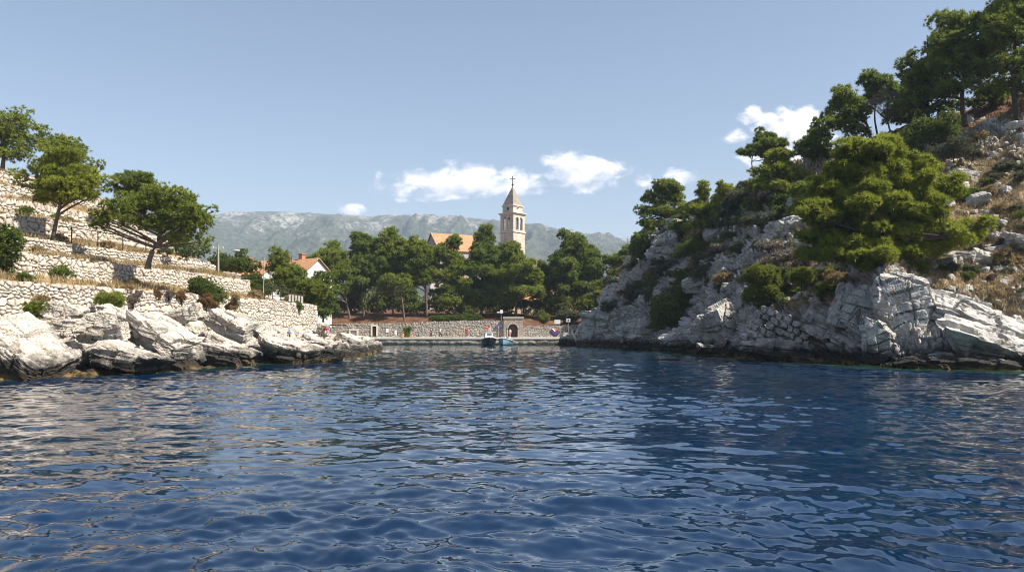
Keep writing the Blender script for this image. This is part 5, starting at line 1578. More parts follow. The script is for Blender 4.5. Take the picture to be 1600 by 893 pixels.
def WP(px, py, Y):
    p = W(px, py, Y); return p[0], p[1], p[2]
_c = W(470, 410, 128); 
house('house', 'white gabled house with a terracotta roof and brick chimney left of the grove', (_c[0] - 0.5, _c[1] + 3), math.radians(-32), 7.2, 6.4, 6.0, 12.0, 14.5, M_PLASTER,
      windows=[('r', 0.2, 11.6, 1.0, 1.3), ('f', 0.5, 11.0, 1.0, 1.3), ('f', -1.8, 11.0, 1.0, 1.3), ('r', -1.6, 8.6, 1.0, 1.4)], chimneys=[(-0.6, 0.4, 1.0)])
_c = W(398, 420, 122)
house('house', 'low house with an orange roof behind the dark bush and the white dish', (_c[0] - 0.6, _c[1] + 3), math.radians(-24), 7.6, 6.0, 6.0, 11.4, 13.6, M_PLASTER,
      windows=[('f', 1.0, 10.2, 0.9, 1.1), ('r', 0, 10.4, 0.9, 1.1)], chimneys=[(-1.2, -0.6, 0.7)])
_c = W(362, 410, 134)
house('house', 'dark flat-looking annex left of the white dish with a brown wall', (_c[0] - 1, _c[1] + 3), math.radians(-10), 6.0, 5.0, 6.0, 13.6, 14.4, plain('brown_wall', (0.10, 0.06, 0.05), 0.9), windows=[('f', 0.5, 12.4, 1.0, 1.0)])
_c = W(686, 440, 178)
house('house', 'white house glimpsed between the pines below the church', (_c[0] + 1.0, _c[1] + 4), math.radians(15), 8, 7, 7.0, 14.2, 16.4, M_PLASTER, windows=[('f', -1, 12.5, 1.0, 1.4), ('f', 1.6, 12.5, 1.0, 1.4)])
_c = W(872, 470, 186)
house('house', 'red-roofed house hidden behind the large round pine', (_c[0], _c[1] + 4), math.radians(-20), 12, 7, 7.0, 11.5, 14.6, M_PLASTER_G, windows=[('f', -2, 9.8, 1.0, 1.4), ('f', 1.6, 9.8, 1.0, 1.4)])
_c = W(946, 455, 172)
house('house', 'small white gabled house above the foot of the right cliff', (_c[0], _c[1] + 3), math.radians(62), 5.5, 4.0, 7.0, 12.2, 13.9, M_PLASTER, windows=[('l', 0, 11.0, 0.7, 1.0)])
_c = W(979, 440, 200)
house('house', 'house roof of dark red tiles peeping over the left cliff edge', (_c[0] + 1, _c[1] + 3), math.radians(-35), 7, 6, 9.0, 14.0, 16.8, M_PLASTER_G, windows=[('f', 0, 12.0, 1.0, 1.2)])
_c = W(815, 490, 162)
house('house', 'yellowish house front just behind the stone gate', (_c[0] + 2.6, _c[1] + 4), math.radians(4), 9.5, 6, 5.5, 8.6, 10.6, plain('ochre_plaster', (0.70, 0.58, 0.36), 0.9), windows=[('f', -2.2, 6.9, 0.9, 1.5), ('f', 0.3, 6.9, 0.9, 1.5), ('f', 2.6, 6.9, 0.9, 1.5)])

# ---------------------------------------------------------------- church and bell tower
def ashlar(name, a, b, sc_=1.0):
    t = NT(name)
    p = t.pos(obj=False)
    br = t.N('ShaderNodeTexBrick')
    br.inputs['Scale'].default_value = 1.0
    br.inputs['Brick Width'].default_value = 0.9 * sc_
    br.inputs['Row Height'].default_value = 0.45 * sc_
    br.inputs['Mortar Size'].default_value = 0.025
    br.inputs['Color1'].default_value = a + (1,)
    br.inputs['Color2'].default_value = b + (1,)
    br.inputs['Mortar'].default_value = tuple(x * 0.6 for x in b) + (1,)
    sp = t.N('ShaderNodeSeparateXYZ'); t.L(p, sp.inputs[0])
    cb = t.N('ShaderNodeCombineXYZ')
    t.L(t.math('ADD', sp.outputs[0], sp.outputs[1]), cb.inputs[0]); t.L(sp.outputs[2], cb.inputs[1])
    t.L(cb.outputs[0], br.inputs['Vector'])
    n = t.noise(p, 0.9, 5, 0.6); n2 = t.noise(p, 4, 4)
    c = t.mix(t.math('MULTIPLY', t.ramp(n, 0.45, 0.7), 0.45), br.outputs[0], tuple(x * 0.6 for x in b))
    c = t.mix(t.math('MULTIPLY', t.ramp(n2, 0.5, 0.7), 0.25), c, tuple(x * 0.5 for x in b))
    return t.done(t.bsdf(c, 0.9, 0.1, bump=n2, bstr=0.3, bdist=0.05))
M_TOWER = ashlar('tower_stone', (0.60, 0.53, 0.45), (0.49, 0.42, 0.35))
M_TRIM = plain('pale_cut_stone', (0.60, 0.53, 0.45), 0.85, 0.15)
M_SPIRE = ashlar('spire_stone', (0.36, 0.32, 0.28), (0.26, 0.23, 0.20), 0.8)

def arch(cx, z0, w, h, n=10):
    """outline of a round headed opening"""
    r = w / 2
    pts = [(cx - r, z0), (cx + r, z0)]
    pts += [(cx + r * math.cos(a), z0 + h - r + r * math.sin(a)) for a in np.linspace(0, math.pi, n)]
    return pts

def bell_tower():
    Y = 221.0
    s = Y / F
    c = W(801, 516, Y)[:2] + np.array([0.0, 3.4])
    rz = math.radians(-41.5)           # the right face turned a little more to the viewer than the left
    z = lambda py: CH + (HZ - py) / F * Y
    root = thing('bell_tower', 'tall square stone church bell tower with a pyramid spire and cross', 'bell tower', (c[0], c[1], 9))
    def tf(P, extra=0.0):
        return rotz(np.asarray(P, float), rz + extra) + np.array([c[0], c[1], 0])
    w = 5.06
    zc, zs, zt = z(362), z(334.5), z(331.8)
    MB().box((c[0], c[1], (zc + 6) / 2), (w, w, zc - 6), rz).build('shaft', M_TOWER, root)
    MB().box((c[0], c[1], zc + 0.17), (w + 0.45, w + 0.45, 0.34), rz).build('string_course', M_TRIM, root)
    b0 = zc + 0.34
    H = zs - b0
    for k in range(4):
        holes = [arch(dx, 0.35, 1.05, 3.75) for dx in (-0.82, 0.82)]
        V, Q, T = panel2d([(-w / 2 + (0.0 if k % 2 == 0 else 0.5), 0), (w / 2 - (0.0 if k % 2 == 0 else 0.5), 0), (w / 2 - (0.0 if k % 2 == 0 else 0.5), H), (-w / 2 + (0.0 if k % 2 == 0 else 0.5), H)], holes, 0.5)
        V = V + np.array([0, -w / 2, b0])
        V = tf(V, k * math.pi / 2)
        f = [x for x in (Q, T) if len(x)]
        fc = mk('belfry_wall', V, f, M_TOWER, root)
        mb = MB()
        for dx in (-0.82, 0.82):
            o_ = arch(dx, 0.35, 1.05 + 0.42, 3.75 + 0.21); i_ = arch(dx, 0.35, 1.05, 3.75)
            V, Q, T = panel2d(o_, [[(x, zz if zz > 0.36 else zz + 0.0) for x, zz in i_]] if False else [], 0.02)
        for dx in (-1.62, 0, 1.62):
            P = tf([[dx, -w / 2 - 0.05, b0 + 0.35 + 1.55]], k * math.pi / 2)[0]
            mb.box(P, (0.24, 0.12, 3.1), rz + k * math.pi / 2)
            P = tf([[dx, -w / 2 - 0.07, b0 + 0.35 + 3.2]], k * math.pi / 2)[0]
            mb.box(P, (0.42, 0.18, 0.18), rz + k * math.pi / 2)
        P = tf([[0, -w / 2 - 0.06, b0 + 0.24]], k * math.pi / 2)[0]
        mb.box(P, (3.7, 0.16, 0.2), rz + k * math.pi / 2)
        mb.build('window_pilaster', M_TRIM, fc)
    MB().box((c[0], c[1], b0 + 0.05), (w - 1.1, w - 1.1, 0.1), rz).build('belfry_floor', M_TRIM, root)
    MB().lathe((c[0], c[1], b0 + 1.2), [(0.0, 1.5), (0.25, 1.45), (0.42, 1.1), (0.5, 0.5), (0.72, 0.05), (0.7, 0.0), (0.0, 0.1)], 16).tube([(c[0], c[1], b0 + 2.6), (c[0], c[1], b0 + H)], 0.08, 6).build('bell', plain('bronze', (0.16, 0.12, 0.06), 0.4, 0.5, 0.8), root, True)
    cor = MB()
    for k, (e, hh) in enumerate([(0.25, 0.22), (0.6, 0.22), (0.95, 0.2)]):
        cor.box((c[0], c[1], zs + 0.11 + k * 0.215), (w + e, w + e, hh), rz)
    cor.build('cornice', M_TRIM, root)
    z1 = zs + 0.66
    zu = z(320.3)
    w2 = 4.15
    MB().box((c[0], c[1], (z1 + zu) / 2), (w2, w2, zu - z1), rz).build('upper_stage', M_TOWER, root)
    for k in range(4):
        if k % 2 == 0:
            V = tf([[-1.7, -w2 / 2 - 0.28, z1], [1.7, -w2 / 2 - 0.28, z1], [0, -w2 / 2 - 0.28, z1 + 1.25], [-1.7, -w2 / 2 + 0.1, z1], [1.7, -w2 / 2 + 0.1, z1], [0, -w2 / 2 + 0.1, z1 + 1.25]], k * math.pi / 2 + math.pi / 2)
            mk('pediment', V, [np.array([[0, 1, 2], [5, 4, 3]]), np.array([[0, 2, 5, 3], [1, 4, 5, 2], [0, 3, 4, 1]])], M_TRIM, root)
        th = np.linspace(0, 2 * math.pi, 20, endpoint=False)
        if k % 2 == 1:
            pass
        V = tf(np.stack([0.45 * np.cos(th), np.full(20, -w2 / 2 - 0.03), (z1 + zu) / 2 + 0.2 + 0.45 * np.sin(th)], -1), k * math.pi / 2)
        cap = tf([[0, -w2 / 2 - 0.03, (z1 + zu) / 2 + 0.2]], k * math.pi / 2)
        rd = mk('roundel', np.concatenate([V, cap]), np.array([[i, (i + 1) % 20, 20] for i in range(20)]), M_DARK, root)
        ring = np.stack([0.52 * np.cos(np.append(th, 0)), np.full(21, -w2 / 2 - 0.03), (z1 + zu) / 2 + 0.2 + 0.52 * np.sin(np.append(th, 0))], -1)
        MB().tube(tf(ring, k * math.pi / 2), 0.1, 6, cap=False).build('frame', M_TRIM, rd)
    MB().box((c[0], c[1], zu + 0.14), (w2 + 0.5, w2 + 0.5, 0.28), rz).build('spire_cornice', M_TRIM, root)
    zb, za = zu + 0.28, z(287)
    hw = w2 / 2 + 0.08
    V = tf([[-hw, -hw, zb], [hw, -hw, zb], [hw, hw, zb], [-hw, hw, zb], [0, 0, za]])
    mk('spire', V, [np.array([[0, 1, 4], [1, 2, 4], [2, 3, 4], [3, 0, 4]]), np.array([[3, 2, 1, 0]])], M_SPIRE, root)
    mb = MB().tube([(c[0], c[1], za - 0.3), (c[0], c[1], z(272))], 0.11, 7)
    mb.lathe((c[0], c[1], za + 0.35), [(0, -0.34), (0.24, -0.24), (0.34, 0), (0.24, 0.24), (0, 0.34)], 12)
    zz = z(276)
    mb.tube([(c[0] - 0.62, c[1], zz), (c[0] + 0.62, c[1], zz)], 0.11, 7)
    for dx, dz in ((-0.62, 0), (0.62, 0), (0, z(272) - zz)):
        mb.lathe((c[0] + dx, c[1], zz + dz), [(0, -0.17), (0.12, -0.12), (0.17, 0), (0.12, 0.12), (0, 0.17)], 8)
    mb.build('cross', M_IRON, root)
bell_tower()

_c = W(703, 400, 212)
_n = house('church', 'church nave with a long orange tiled roof left of the bell tower', (_c[0] + 2.2, _c[1] + 7), math.radians(28), 17, 11.5, 9.0, 24.6, 29.6, M_PLASTER_G, over=0.4, windows=[('l', 0.6, 26.4, 0.9, 1.5), ('f', -3, 20, 1.0, 2.0), ('f', 3, 20, 1.0, 2.0)], cat='church')
_c = W(826, 420, 214)
house('chapel', 'lower church wing with a terracotta roof stepping down right of the tower', (_c[0] - 3.0, _c[1] + 9), math.radians(-52), 18, 9, 9.0, 17.4, 22.4, M_PLASTER_G, cat='church wing', windows=[('f', 0, 14, 1.0, 2.0)])

# ---------------------------------------------------------------- quay
M_QWALL = stonewall_material('quay_wall_stone', (0.40, 0.365, 0.32), (0.26, 0.237, 0.21), (0.11, 0.095, 0.08))
M_CONC = plain('quay_concrete', (0.56, 0.53, 0.48), 0.9, 0.15)
def build_quay():
    pts = np.array([[-33.5, 135.2], [-20, 135.6], [-2, 135.2], [3.0, 135.4], [12.6, 136.0]])
    t = NT('quay_face')
    p = t.pos()
    sp = t.N('ShaderNodeSeparateXYZ'); t.L(p, sp.inputs[0])
    n = t.noise(p, 1.1, 5, 0.65)
    c = t.mix(t.ramp(n, 0.4, 0.62), (0.24, 0.22, 0.19), (0.42, 0.39, 0.34))
    z = t.math('ADD', sp.outputs[2], t.math('MULTIPLY', t.math('SUBTRACT', n, 0.5), 0.8))
    c = t.mix(t.math('SUBTRACT', 1.0, t.ramp(z, 0.2, 0.55)), c, (0.04, 0.04, 0.03))
    m = t.done(t.bsdf(c, 0.9, 0.2, bump=n, bstr=0.8, bdist=0.12))
    s = np.linspace(0, 1, 260)
    L = np.linspace(0, 4, 260)
    x = np.interp(L, range(5), pts[:, 0]); y = np.interp(L, range(5), pts[:, 1])
    rows = []
    for zz, off in ((-0.8, 0.0), (0.1, 0.0), (0.5, 0.0), (0.85, 0.0), (1.0, -0.06)):
        rows.append(np.stack([x, y + off + 0.10 * fbm(np.stack([x * 1.2, y * 0, x * 0 + zz * 3], -1), 3, 3) * (zz < 1), x * 0 + zz], -1))
    G = np.stack(rows, 1)
    o = mk('quay', np.concatenate([G.reshape(-1, 3)]), grid_faces(*G.shape[:2]), m, smooth=False)
    tag(o, 'low stone quay edge above the water', 'quay', kind='structure')
    G = np.stack([np.stack([x, y - 0.10, x * 0 + 0.98], -1), np.stack([x, y - 0.10, x * 0 + 1.22], -1), np.stack([x, y + 0.6, x * 0 + 1.23], -1), np.stack([x, y * 0 + 141.9, x * 0 + 1.26], -1)], 1)
    o = mk('pavement', G.reshape(-1, 3), grid_faces(*G.shape[:2]), M_CONC)
    tag(o, 'pale concrete pavement of the quay', 'pavement', kind='structure')
build_quay()

stone_wall('quay_wall', 'long grey stone retaining wall behind the quay promenade, left of the gate', [WP(505, 0, 141.4)[:2], WP(640, 0, 141.4)[:2], WP(700, 0, 141.4)[:2], WP(787, 0, 141.4)[:2]],
           [z_ for z_ in (3.75, 3.9, 4.25, 4.4)], [1.0] * 4, 0.6, M_QWALL, 1, stone=(0.55, 0.32), depth=0.06, res=0.12, seed=51, topnoise=0.08)
stone_wall('quay_wall', 'lower stone retaining wall behind the quay, right of the gate', [WP(817, 0, 141.4)[:2], WP(860, 0, 141.4)[:2], WP(925, 0, 141.8)[:2]], [3.35, 3.4, 3.6], [1.0] * 3, 0.6, M_QWALL, 1, stone=(0.5, 0.3), depth=0.06, res=0.12, seed=52)

def plate(name, px, py, Y, w, h, mat, parent, th=0.05):
    return MB().box(W(px, py, Y), (w, th, h)).build(name, mat, parent)

def gate():
    Y = 141.0
    x0, x1, xc = W(787, 0, Y)[0], W(817.5, 0, Y)[0], W(801.5, 0, Y)[0]
    root = thing('stone_gate', 'arched stone gate in the quay wall, with a dark door', 'gate', (xc, Y, 1.24))
    top = CH + (HZ - 496.5) / F * Y
    V, Q, T = panel2d([(x0 - xc, 0), (x1 - xc, 0), (x1 - xc, top - 1.2), (x0 - xc, top - 1.2)], [arch(0, 0.06, 1.75, 2.45, 14)], 0.9)
    V = V + np.array([xc, Y - 0.35, 1.2])
    mk('gate_wall', V, [f for f in (Q, T) if len(f)], ashlar('gate_stone', (0.42, 0.36, 0.30), (0.32, 0.27, 0.225), 0.7), root)
    MB().box(((x0 + x1) / 2, Y + 0.1, top + 0.09), (x1 - x0 + 0.25, 1.2, 0.18)).build('coping', M_TRIM, root)
    V, Q, T = panel2d(arch(0, 0.06, 1.74, 2.44, 14), [], 0.08)
    dr = mk('door', V + np.array([xc, Y + 0.1, 1.2]), [f for f in (Q, T) if len(f)], plain('dark_door', (0.06, 0.035, 0.03), 0.7), root)
    mb = MB()
    for k in range(6):
        mb.box((xc - 0.72 + k * 0.288, Y + 0.07, 2.2), (0.04, 0.04, 1.9))
    mb.build('bars', M_IRON, dr)
    # voussoirs round the arch
    mb = MB()
    for k, a in enumerate(np.linspace(0, math.pi, 13)):
        r = 1.0
        M = Matrix.Rotation(-(a - math.pi / 2), 3, 'Y')
        mb.box((xc + r * math.cos(a), Y - 0.37, 1.26 + 2.45 - 0.875 + r * math.sin(a)), (0.22, 0.1, 0.27), 0, np.array(M))
    for sx in (-1, 1):
        for j in range(5):
            mb.box((xc + sx * 1.0, Y - 0.37, 1.42 + j * 0.32), (0.26, 0.1, 0.29))
    mb.build('arch_stones', plain('arch_stone', (0.44, 0.38, 0.32), 0.9, 0.1), root)
gate()

def quay_door(name, label, cat, px, py, w, h, dmat, fmat, Y=141.25):
    c = W(px, py, Y); c[2] = max(c[2], 1.25 + h / 2)
    root = thing(name, label, cat, (c[0], Y, c[2] - h / 2))
    MB().box(c, (w, 0.1, h)).build('leaf', dmat, root)
    mb = MB().box(c + np.array([0, -0.03, h / 2 + 0.13]), (w + 0.56, 0.24, 0.26))
    for sx in (-1, 1): mb.box(c + np.array([sx * (w / 2 + 0.14), -0.03, -0.002]), (0.28, 0.24, h))
    mb.build('stone_frame', fmat, root)
    return root
quay_door('doorway', 'tall black doorway with a pale stone surround in the quay wall', 'door', 585, 517, 0.72, 1.75, M_DARK, M_TRIM)
quay_door('shutter', 'low grey double shutter door at the left end of the quay wall', 'door', 552.5, 522.5, 1.15, 1.25, plain('grey_shutter', (0.20, 0.19, 0.18), 0.7), M_QW2 if False else M_TRIM)
r = thing('notice_board', 'small white notice fixed to the quay wall right of the black doorway', 'sign', W(605, 516, 141.2))
plate('board', 605, 516, 141.22, 0.48, 0.75, M_WHITE, r); plate('frame', 605, 516, 141.27, 0.6, 0.87, M_POLE, r, 0.04)
r = thing('notice_board', 'white rectangular board standing on the wall top near the round shrub', 'sign', W(871, 509, 142.2))
plate('board', 871, 502.5, 142.2, 1.1, 0.75, M_WHITE, r)
for dx in (-0.4, 0.4): MB().tube([W(871, 502, 142.26) + np.array([dx, 0.06, -1.2]), W(871, 502, 142.26) + np.array([dx, 0.06, 0.3])], 0.04, 6).build('leg', M_POLE, r)

def round_sign(label, px, py, mat, face, Y, foot):
    c = W(px, py, Y)
    r = thing('road_sign', label, 'road sign', (c[0], Y, foot))
    MB().tube([(c[0], Y, foot - 0.05), (c[0], Y, c[2] + 0.3)], 0.035, 7).build('post', M_POLE, r)
    th = np.linspace(0, 2 * math.pi, 24, endpoint=False)
    def disc(rad, y, m, nm, par):
        V = np.concatenate([np.stack([c[0] + rad * np.cos(th), np.full(24, y), c[2] + rad * np.sin(th)], -1), np.stack([c[0] + rad * np.cos(th), np.full(24, y + 0.02), c[2] + rad * np.sin(th)], -1)])
        q = np.array([[i, (i + 1) % 24, 24 + (i + 1) % 24, 24 + i] for i in range(24)])
        V = np.concatenate([V, [[c[0], y, c[2]]]])
        return mk(nm, V, [q, np.array([[48, i, (i + 1) % 24] for i in range(24)])], m, par)
    d = disc(0.36, Y - 0.08, mat, 'disc', r)
    mb = MB()
    for sx, sz, ww, hh in face: mb.box((c[0] + sx, Y - 0.095, c[2] + sz), (ww, 0.02, hh))
    if face: mb.build('symbol', M_WHITE, d)
round_sign('round blue sign with a white arrow on a post beside the gate', 779, 510.5, M_BLUE, [(0, -0.02, 0.08, 0.36), (0.08, 0.08, 0.16, 0.07)], 139.0, 1.25)
round_sign('round red sign with a white bar behind the white boat', 760.5, 511, M_RED, [(0, 0, 0.4, 0.1)], 140.6, 1.25)
r = thing('sign_post', 'white square sign with a black symbol on a tall post, right end of quay', 'road sign', W(888, 527, 138.0))
MB().tube([W(888, 528, 138), W(888, 499, 138)], 0.04, 7).build('post', M_POLE, r)
b_ = plate('board', 888, 500, 137.9, 0.72, 0.62, M_WHITE, r); plate('symbol', 888, 500, 137.86, 0.22, 0.26, M_DARK, b_, 0.02)
r = thing('floodlight_pole', 'white double floodlight box on a pole above the quay wall left of the gate', 'floodlight', W(783, 500, 142.5))
MB().tube([W(783, 503, 142.5), W(783, 486, 142.5)], 0.05, 7).build('post', M_POLE, r)
plate('lamp_housing', 783.5, 486.5, 142.4, 0.55, 0.62, M_WHITE, r, 0.35); plate('lamp_housing', 778.5, 487.5, 142.4, 0.5, 0.24, M_WHITE, r, 0.3)

# ---------------------------------------------------------------- people on the quay and the rocks
def skin_mesh(name, verts, edges, radii, mat, parent, root_i=0, sub=1):
    me = bpy.data.meshes.new(name)
    me.from_pydata([tuple(v) for v in verts], edges, [])
    o = bpy.data.objects.new(name, me)
    COL.objects.link(o)
    o.parent = parent
    md = o.modifiers.new('skin', 'SKIN')
    md.use_smooth_shade = True
    sv = me.skin_vertices[0].data
    for i, r in enumerate(radii):
        sv[i].radius = (r, r) if isinstance(r, float) else r
        sv[i].use_root = (i == root_i)
    if sub:
        s = o.modifiers.new('sub', 'SUBSURF'); s.levels = sub; s.render_levels = sub
    me.materials.append(mat)
    return o

def person(label, px, py, Y, shirt=None, trousers=None, pose='stand', yaw=0.0, height=1.72, foot_z=None, hair=None, group=None, stride=0.12):
    p = W(px, py, Y)
    if foot_z is not None: p[2] = foot_z
    root = thing('person', label, 'person', p, group)
    k = height / 1.72
    R = np.array(Matrix.Rotation(yaw, 3, 'Z'))
    def T(P): return [tuple(R @ (np.array(v, float) * k)) for v in P]
    if pose == 'stand':
        hip = 0.90
        J = {'pel': (0, 0, hip), 'sp': (0, 0, 1.12), 'ch': (0, 0.0, 1.32), 'nk': (0, -0.01, 1.46), 'hd': (0, -0.03, 1.56), 'tp': (0, -0.02, 1.68),
             'sl': (0.17, 0, 1.38), 'el': (0.24, 0.02, 1.12), 'wl': (0.25, -0.06, 0.88), 'sr': (-0.17, 0, 1.38), 'er': (-0.24, 0.03, 1.12), 'wr': (-0.23, -0.05, 0.88),
             'hl': (0.09, 0, 0.86), 'kl': (0.10, -stride, 0.48), 'al': (0.10, -stride * 0.6, 0.08), 'tl': (0.11, -stride * 0.6 - 0.18, 0.035), 'hr': (-0.09, 0, 0.86), 'kr': (-0.10, stride * 0.2, 0.48), 'ar': (-0.10, stride * 1.3, 0.09), 'tr': (-0.11, stride * 1.3 - 0.18, 0.035)}
    else:   # sitting on a low edge, legs drawn up or hanging forward
        hip = 0.12
        J = {'pel': (0, 0.05, hip), 'sp': (0, 0.08, 0.34), 'ch': (0, 0.05, 0.54), 'nk': (0, 0.02, 0.68), 'hd': (0, -0.02, 0.78), 'tp': (0, -0.01, 0.90),
             'sl': (0.17, 0.04, 0.60), 'el': (0.25, 0.02, 0.36), 'wl': (0.17, -0.20, 0.34), 'sr': (-0.17, 0.04, 0.60), 'er': (-0.26, 0.08, 0.36), 'wr': (-0.27, 0.14, 0.10),
             'hl': (0.09, 0.0, 0.11), 'kl': (0.13, -0.36, 0.36), 'al': (0.12, -0.52, 0.02), 'tl': (0.12, -0.70, 0.01), 'hr': (-0.09, 0.0, 0.11), 'kr': (-0.12, -0.38, 0.30), 'ar': (-0.12, -0.60, 0.02), 'tr': (-0.12, -0.78, 0.01)}
    rad = {'pel': 0.13, 'sp': 0.115, 'ch': 0.14, 'nk': 0.055, 'hd': 0.088, 'tp': 0.075, 'sl': 0.06, 'el': 0.043, 'wl': 0.03, 'sr': 0.06, 'er': 0.043, 'wr': 0.03, 'hl': 0.085, 'kl': 0.06, 'al': 0.042, 'tl': 0.035, 'hr': 0.085, 'kr': 0.06, 'ar': 0.042, 'tr': 0.035}
    names = list(J)
    E = [('pel', 'sp'), ('sp', 'ch'), ('ch', 'nk'), ('nk', 'hd'), ('hd', 'tp'), ('ch', 'sl'), ('sl', 'el'), ('el', 'wl'), ('ch', 'sr'), ('sr', 'er'), ('er', 'wr'), ('pel', 'hl'), ('hl', 'kl'), ('kl', 'al'), ('al', 'tl'), ('pel', 'hr'), ('hr', 'kr'), ('kr', 'ar'), ('ar', 'tr')]
    V = [J[n] for n in names]; r = [rad[n] * k for n in names]
    ed = [(names.index(a), names.index(b)) for a, b in E]
    # hands: palm and five fingers; nose
    for w in ('wl', 'wr'):
        s = 1 if w == 'wl' else -1
        wp = np.array(J[w]); e = np.array(J['el' if w == 'wl' else 'er']); dr = norm(wp - e)
        V.append(tuple(wp + dr * 0.08)); r.append(0.03 * k); pi = len(V) - 1; ed.append((names.index(w), pi))
        for j, (sp, ln) in enumerate(((-0.03, 0.075), (-0.01, 0.09), (0.01, 0.085), (0.03, 0.065), (-0.05, 0.045))):
            V.append(tuple(wp + dr * (0.08 + ln * (0.9 if j < 4 else 0.4)) + np.array([0.0, sp * 1.3, 0]))); r.append(0.009 * k); ed.append((pi, len(V) - 1))
    V.append((J['hd'][0], J['hd'][1] - 0.105, J['hd'][2] + 0.01)); r.append(0.014 * k); ed.append((names.index('hd'), len(V) - 1))
    skin_mesh('body', T(V), ed, r, M_SKIN, root)
    def cloth(nm, sel, grow, mat, ends=None):
        vs = [J[n] for n in sel]; rr = [(rad[n] + grow) * k for n in sel]
        ee = [(sel.index(a), sel.index(b)) for a, b in E if a in sel and b in sel]
        skin_mesh(nm, T(vs), ee, rr, mat, root)
    if shirt: cloth('shirt', ['pel', 'sp', 'ch', 'sl', 'sr', 'el', 'er'], 0.022, shirt)
    if trousers is not None:
        m, long = trousers
        cloth('trousers', ['pel', 'hl', 'hr', 'kl', 'kr'] + (['al', 'ar'] if long else []), 0.024, m)
    hv = [J['hd'], J['tp'], (J['hd'][0], J['hd'][1] + 0.06, J['hd'][2] + 0.02)]
    hv = [(J['hd'][0], J['hd'][1] + 0.045, J['hd'][2] - 0.02), (J['tp'][0], J['tp'][1] + 0.02, J['tp'][2] - 0.03), (J['tp'][0], J['tp'][1] - 0.03, J['tp'][2] + 0.01)]
    skin_mesh('hair', T(hv), [(0, 1), (1, 2)], [0.085 * k, 0.095 * k, 0.07 * k], hair or M_HAIR, root)
    return root
C_WHITE = plain('white_cotton', (0.78, 0.77, 0.75), 0.9, 0.1)
C_NAVY = plain('dark_cloth', (0.02, 0.022, 0.03), 0.9, 0.1)
C_RED = plain('dark_red_cloth', (0.26, 0.03, 0.05), 0.9, 0.1)
C_ORANGE = plain('orange_cloth', (0.75, 0.26, 0.05), 0.9, 0.1)
C_PURPLE = plain('purple_cloth', (0.055, 0.035, 0.085), 0.9, 0.1)
C_PINK = plain('pink_cloth', (0.62, 0.24, 0.26), 0.9, 0.1)
PG = 'people on the quay'
person('person in a white top standing near the left end of the quay', 618, 528, 137.2, C_WHITE, (C_WHITE, False), yaw=0.4, height=1.5, foot_z=1.24, group=PG)
person('person in orange shorts sitting at the quay edge with a bare torso', 629, 528, 136.2, None, (C_ORANGE, False), 'sit', 0.2, 1.85, 1.24, group=PG)
person('small person in pink sitting by the yellow-green bush', 643, 528, 136.6, C_PINK, (C_ORANGE, False), 'sit', -0.5, 1.4, 1.24, group=PG)
person('slim person dressed in purple standing at the foot of the wall', 673.5, 528, 139.6, C_PURPLE, (C_PURPLE, True), yaw=1.2, height=1.6, foot_z=1.25, group=PG)
person('dark-haired person in a white shirt and black trousers walking on the quay', 688, 528, 138.6, C_WHITE, (C_NAVY, True), yaw=1.4, height=1.78, foot_z=1.25, group=PG, stride=0.2)
person('person dressed all in dark red standing on the quay left of the boats', 729, 527, 138.4, C_RED, (C_RED, True), yaw=0.2, height=1.84, foot_z=1.25, group=PG)
person('person in light clothes standing in front of the gate opening', 797, 527, 139.6, C_WHITE, (C_PINK, False), yaw=-0.4, height=1.6, foot_z=1.25, group=PG)
person('person in red sitting on the pale stones at the end of the left shore', 510, 521, 82.0, C_RED, (C_WHITE, False), 'sit', 0.3, 1.7, group=None)
person('person in blue sitting on the broad worn boulder by the water', 452, 526, 64.0, plain('blue_cloth', (0.10, 0.22, 0.50), 0.9, 0.1), (C_NAVY, False), 'sit', 0.3, 1.2, group=None)
shrub('shrub', 'upright yellow-green bush at the foot of the quay wall', 636, 520, 140.2, 5, 9, M_SHRUB_Y, seed=124, pad=0.28, L=0.22, w=0.07, bottom=529.5, up=1.0)

def bicycle(px, Y, yaw):
    c = W(px, 527, Y); c[2] = 1.255
    root = thing('bicycle', 'dark bicycle leaning against the quay wall right of the walking person', 'bicycle', c)
    ca, sa = math.cos(yaw), math.sin(yaw)
    def P(x, z, y=0.0): return c + np.array([x * ca - y * sa, x * sa + y * ca, z])
    for x in (-0.52, 0.52):
        th = np.linspace(0, 2 * math.pi, 25)
        wb = MB().tube([P(x + 0.33 * math.cos(a), 0.335 + 0.33 * math.sin(a)) for a in th], 0.022, 6, cap=False)
        wo = wb.build('wheel', M_IRON, root)
        sp = MB()
        for a in np.linspace(0, math.pi, 7)[:-1]: sp.tube([P(x + 0.32 * math.cos(a), 0.335 + 0.32 * math.sin(a)), P(x - 0.32 * math.cos(a), 0.335 - 0.32 * math.sin(a))], 0.005, 3)
        sp.build('spokes', M_POLE, wo)
    f = MB()
    for a, b in (((-0.52, .335), (-0.12, .30)), ((-0.12, .30), (0.38, .78)), ((-0.12, .30), (-0.25, .80)), ((-0.25, .80), (0.36, .84)), ((-0.52, .335), (-0.22, .76)), ((0.52, .335), (0.34, .98))):
        f.tube([P(*a), P(*b)], 0.02, 6)
    f.build('frame', M_IRON, root)
    MB().tube([P(0.34, 0.98, -0.28), P(0.36, 1.0), P(0.34, 0.98, 0.28)], 0.016, 6).build('handlebar', M_IRON, root)
    MB().box(P(-0.28, 0.86), (0.26, 0.14, 0.07), yaw).build('saddle', M_DARK, root)
bicycle(700, 140.4, 0.12)

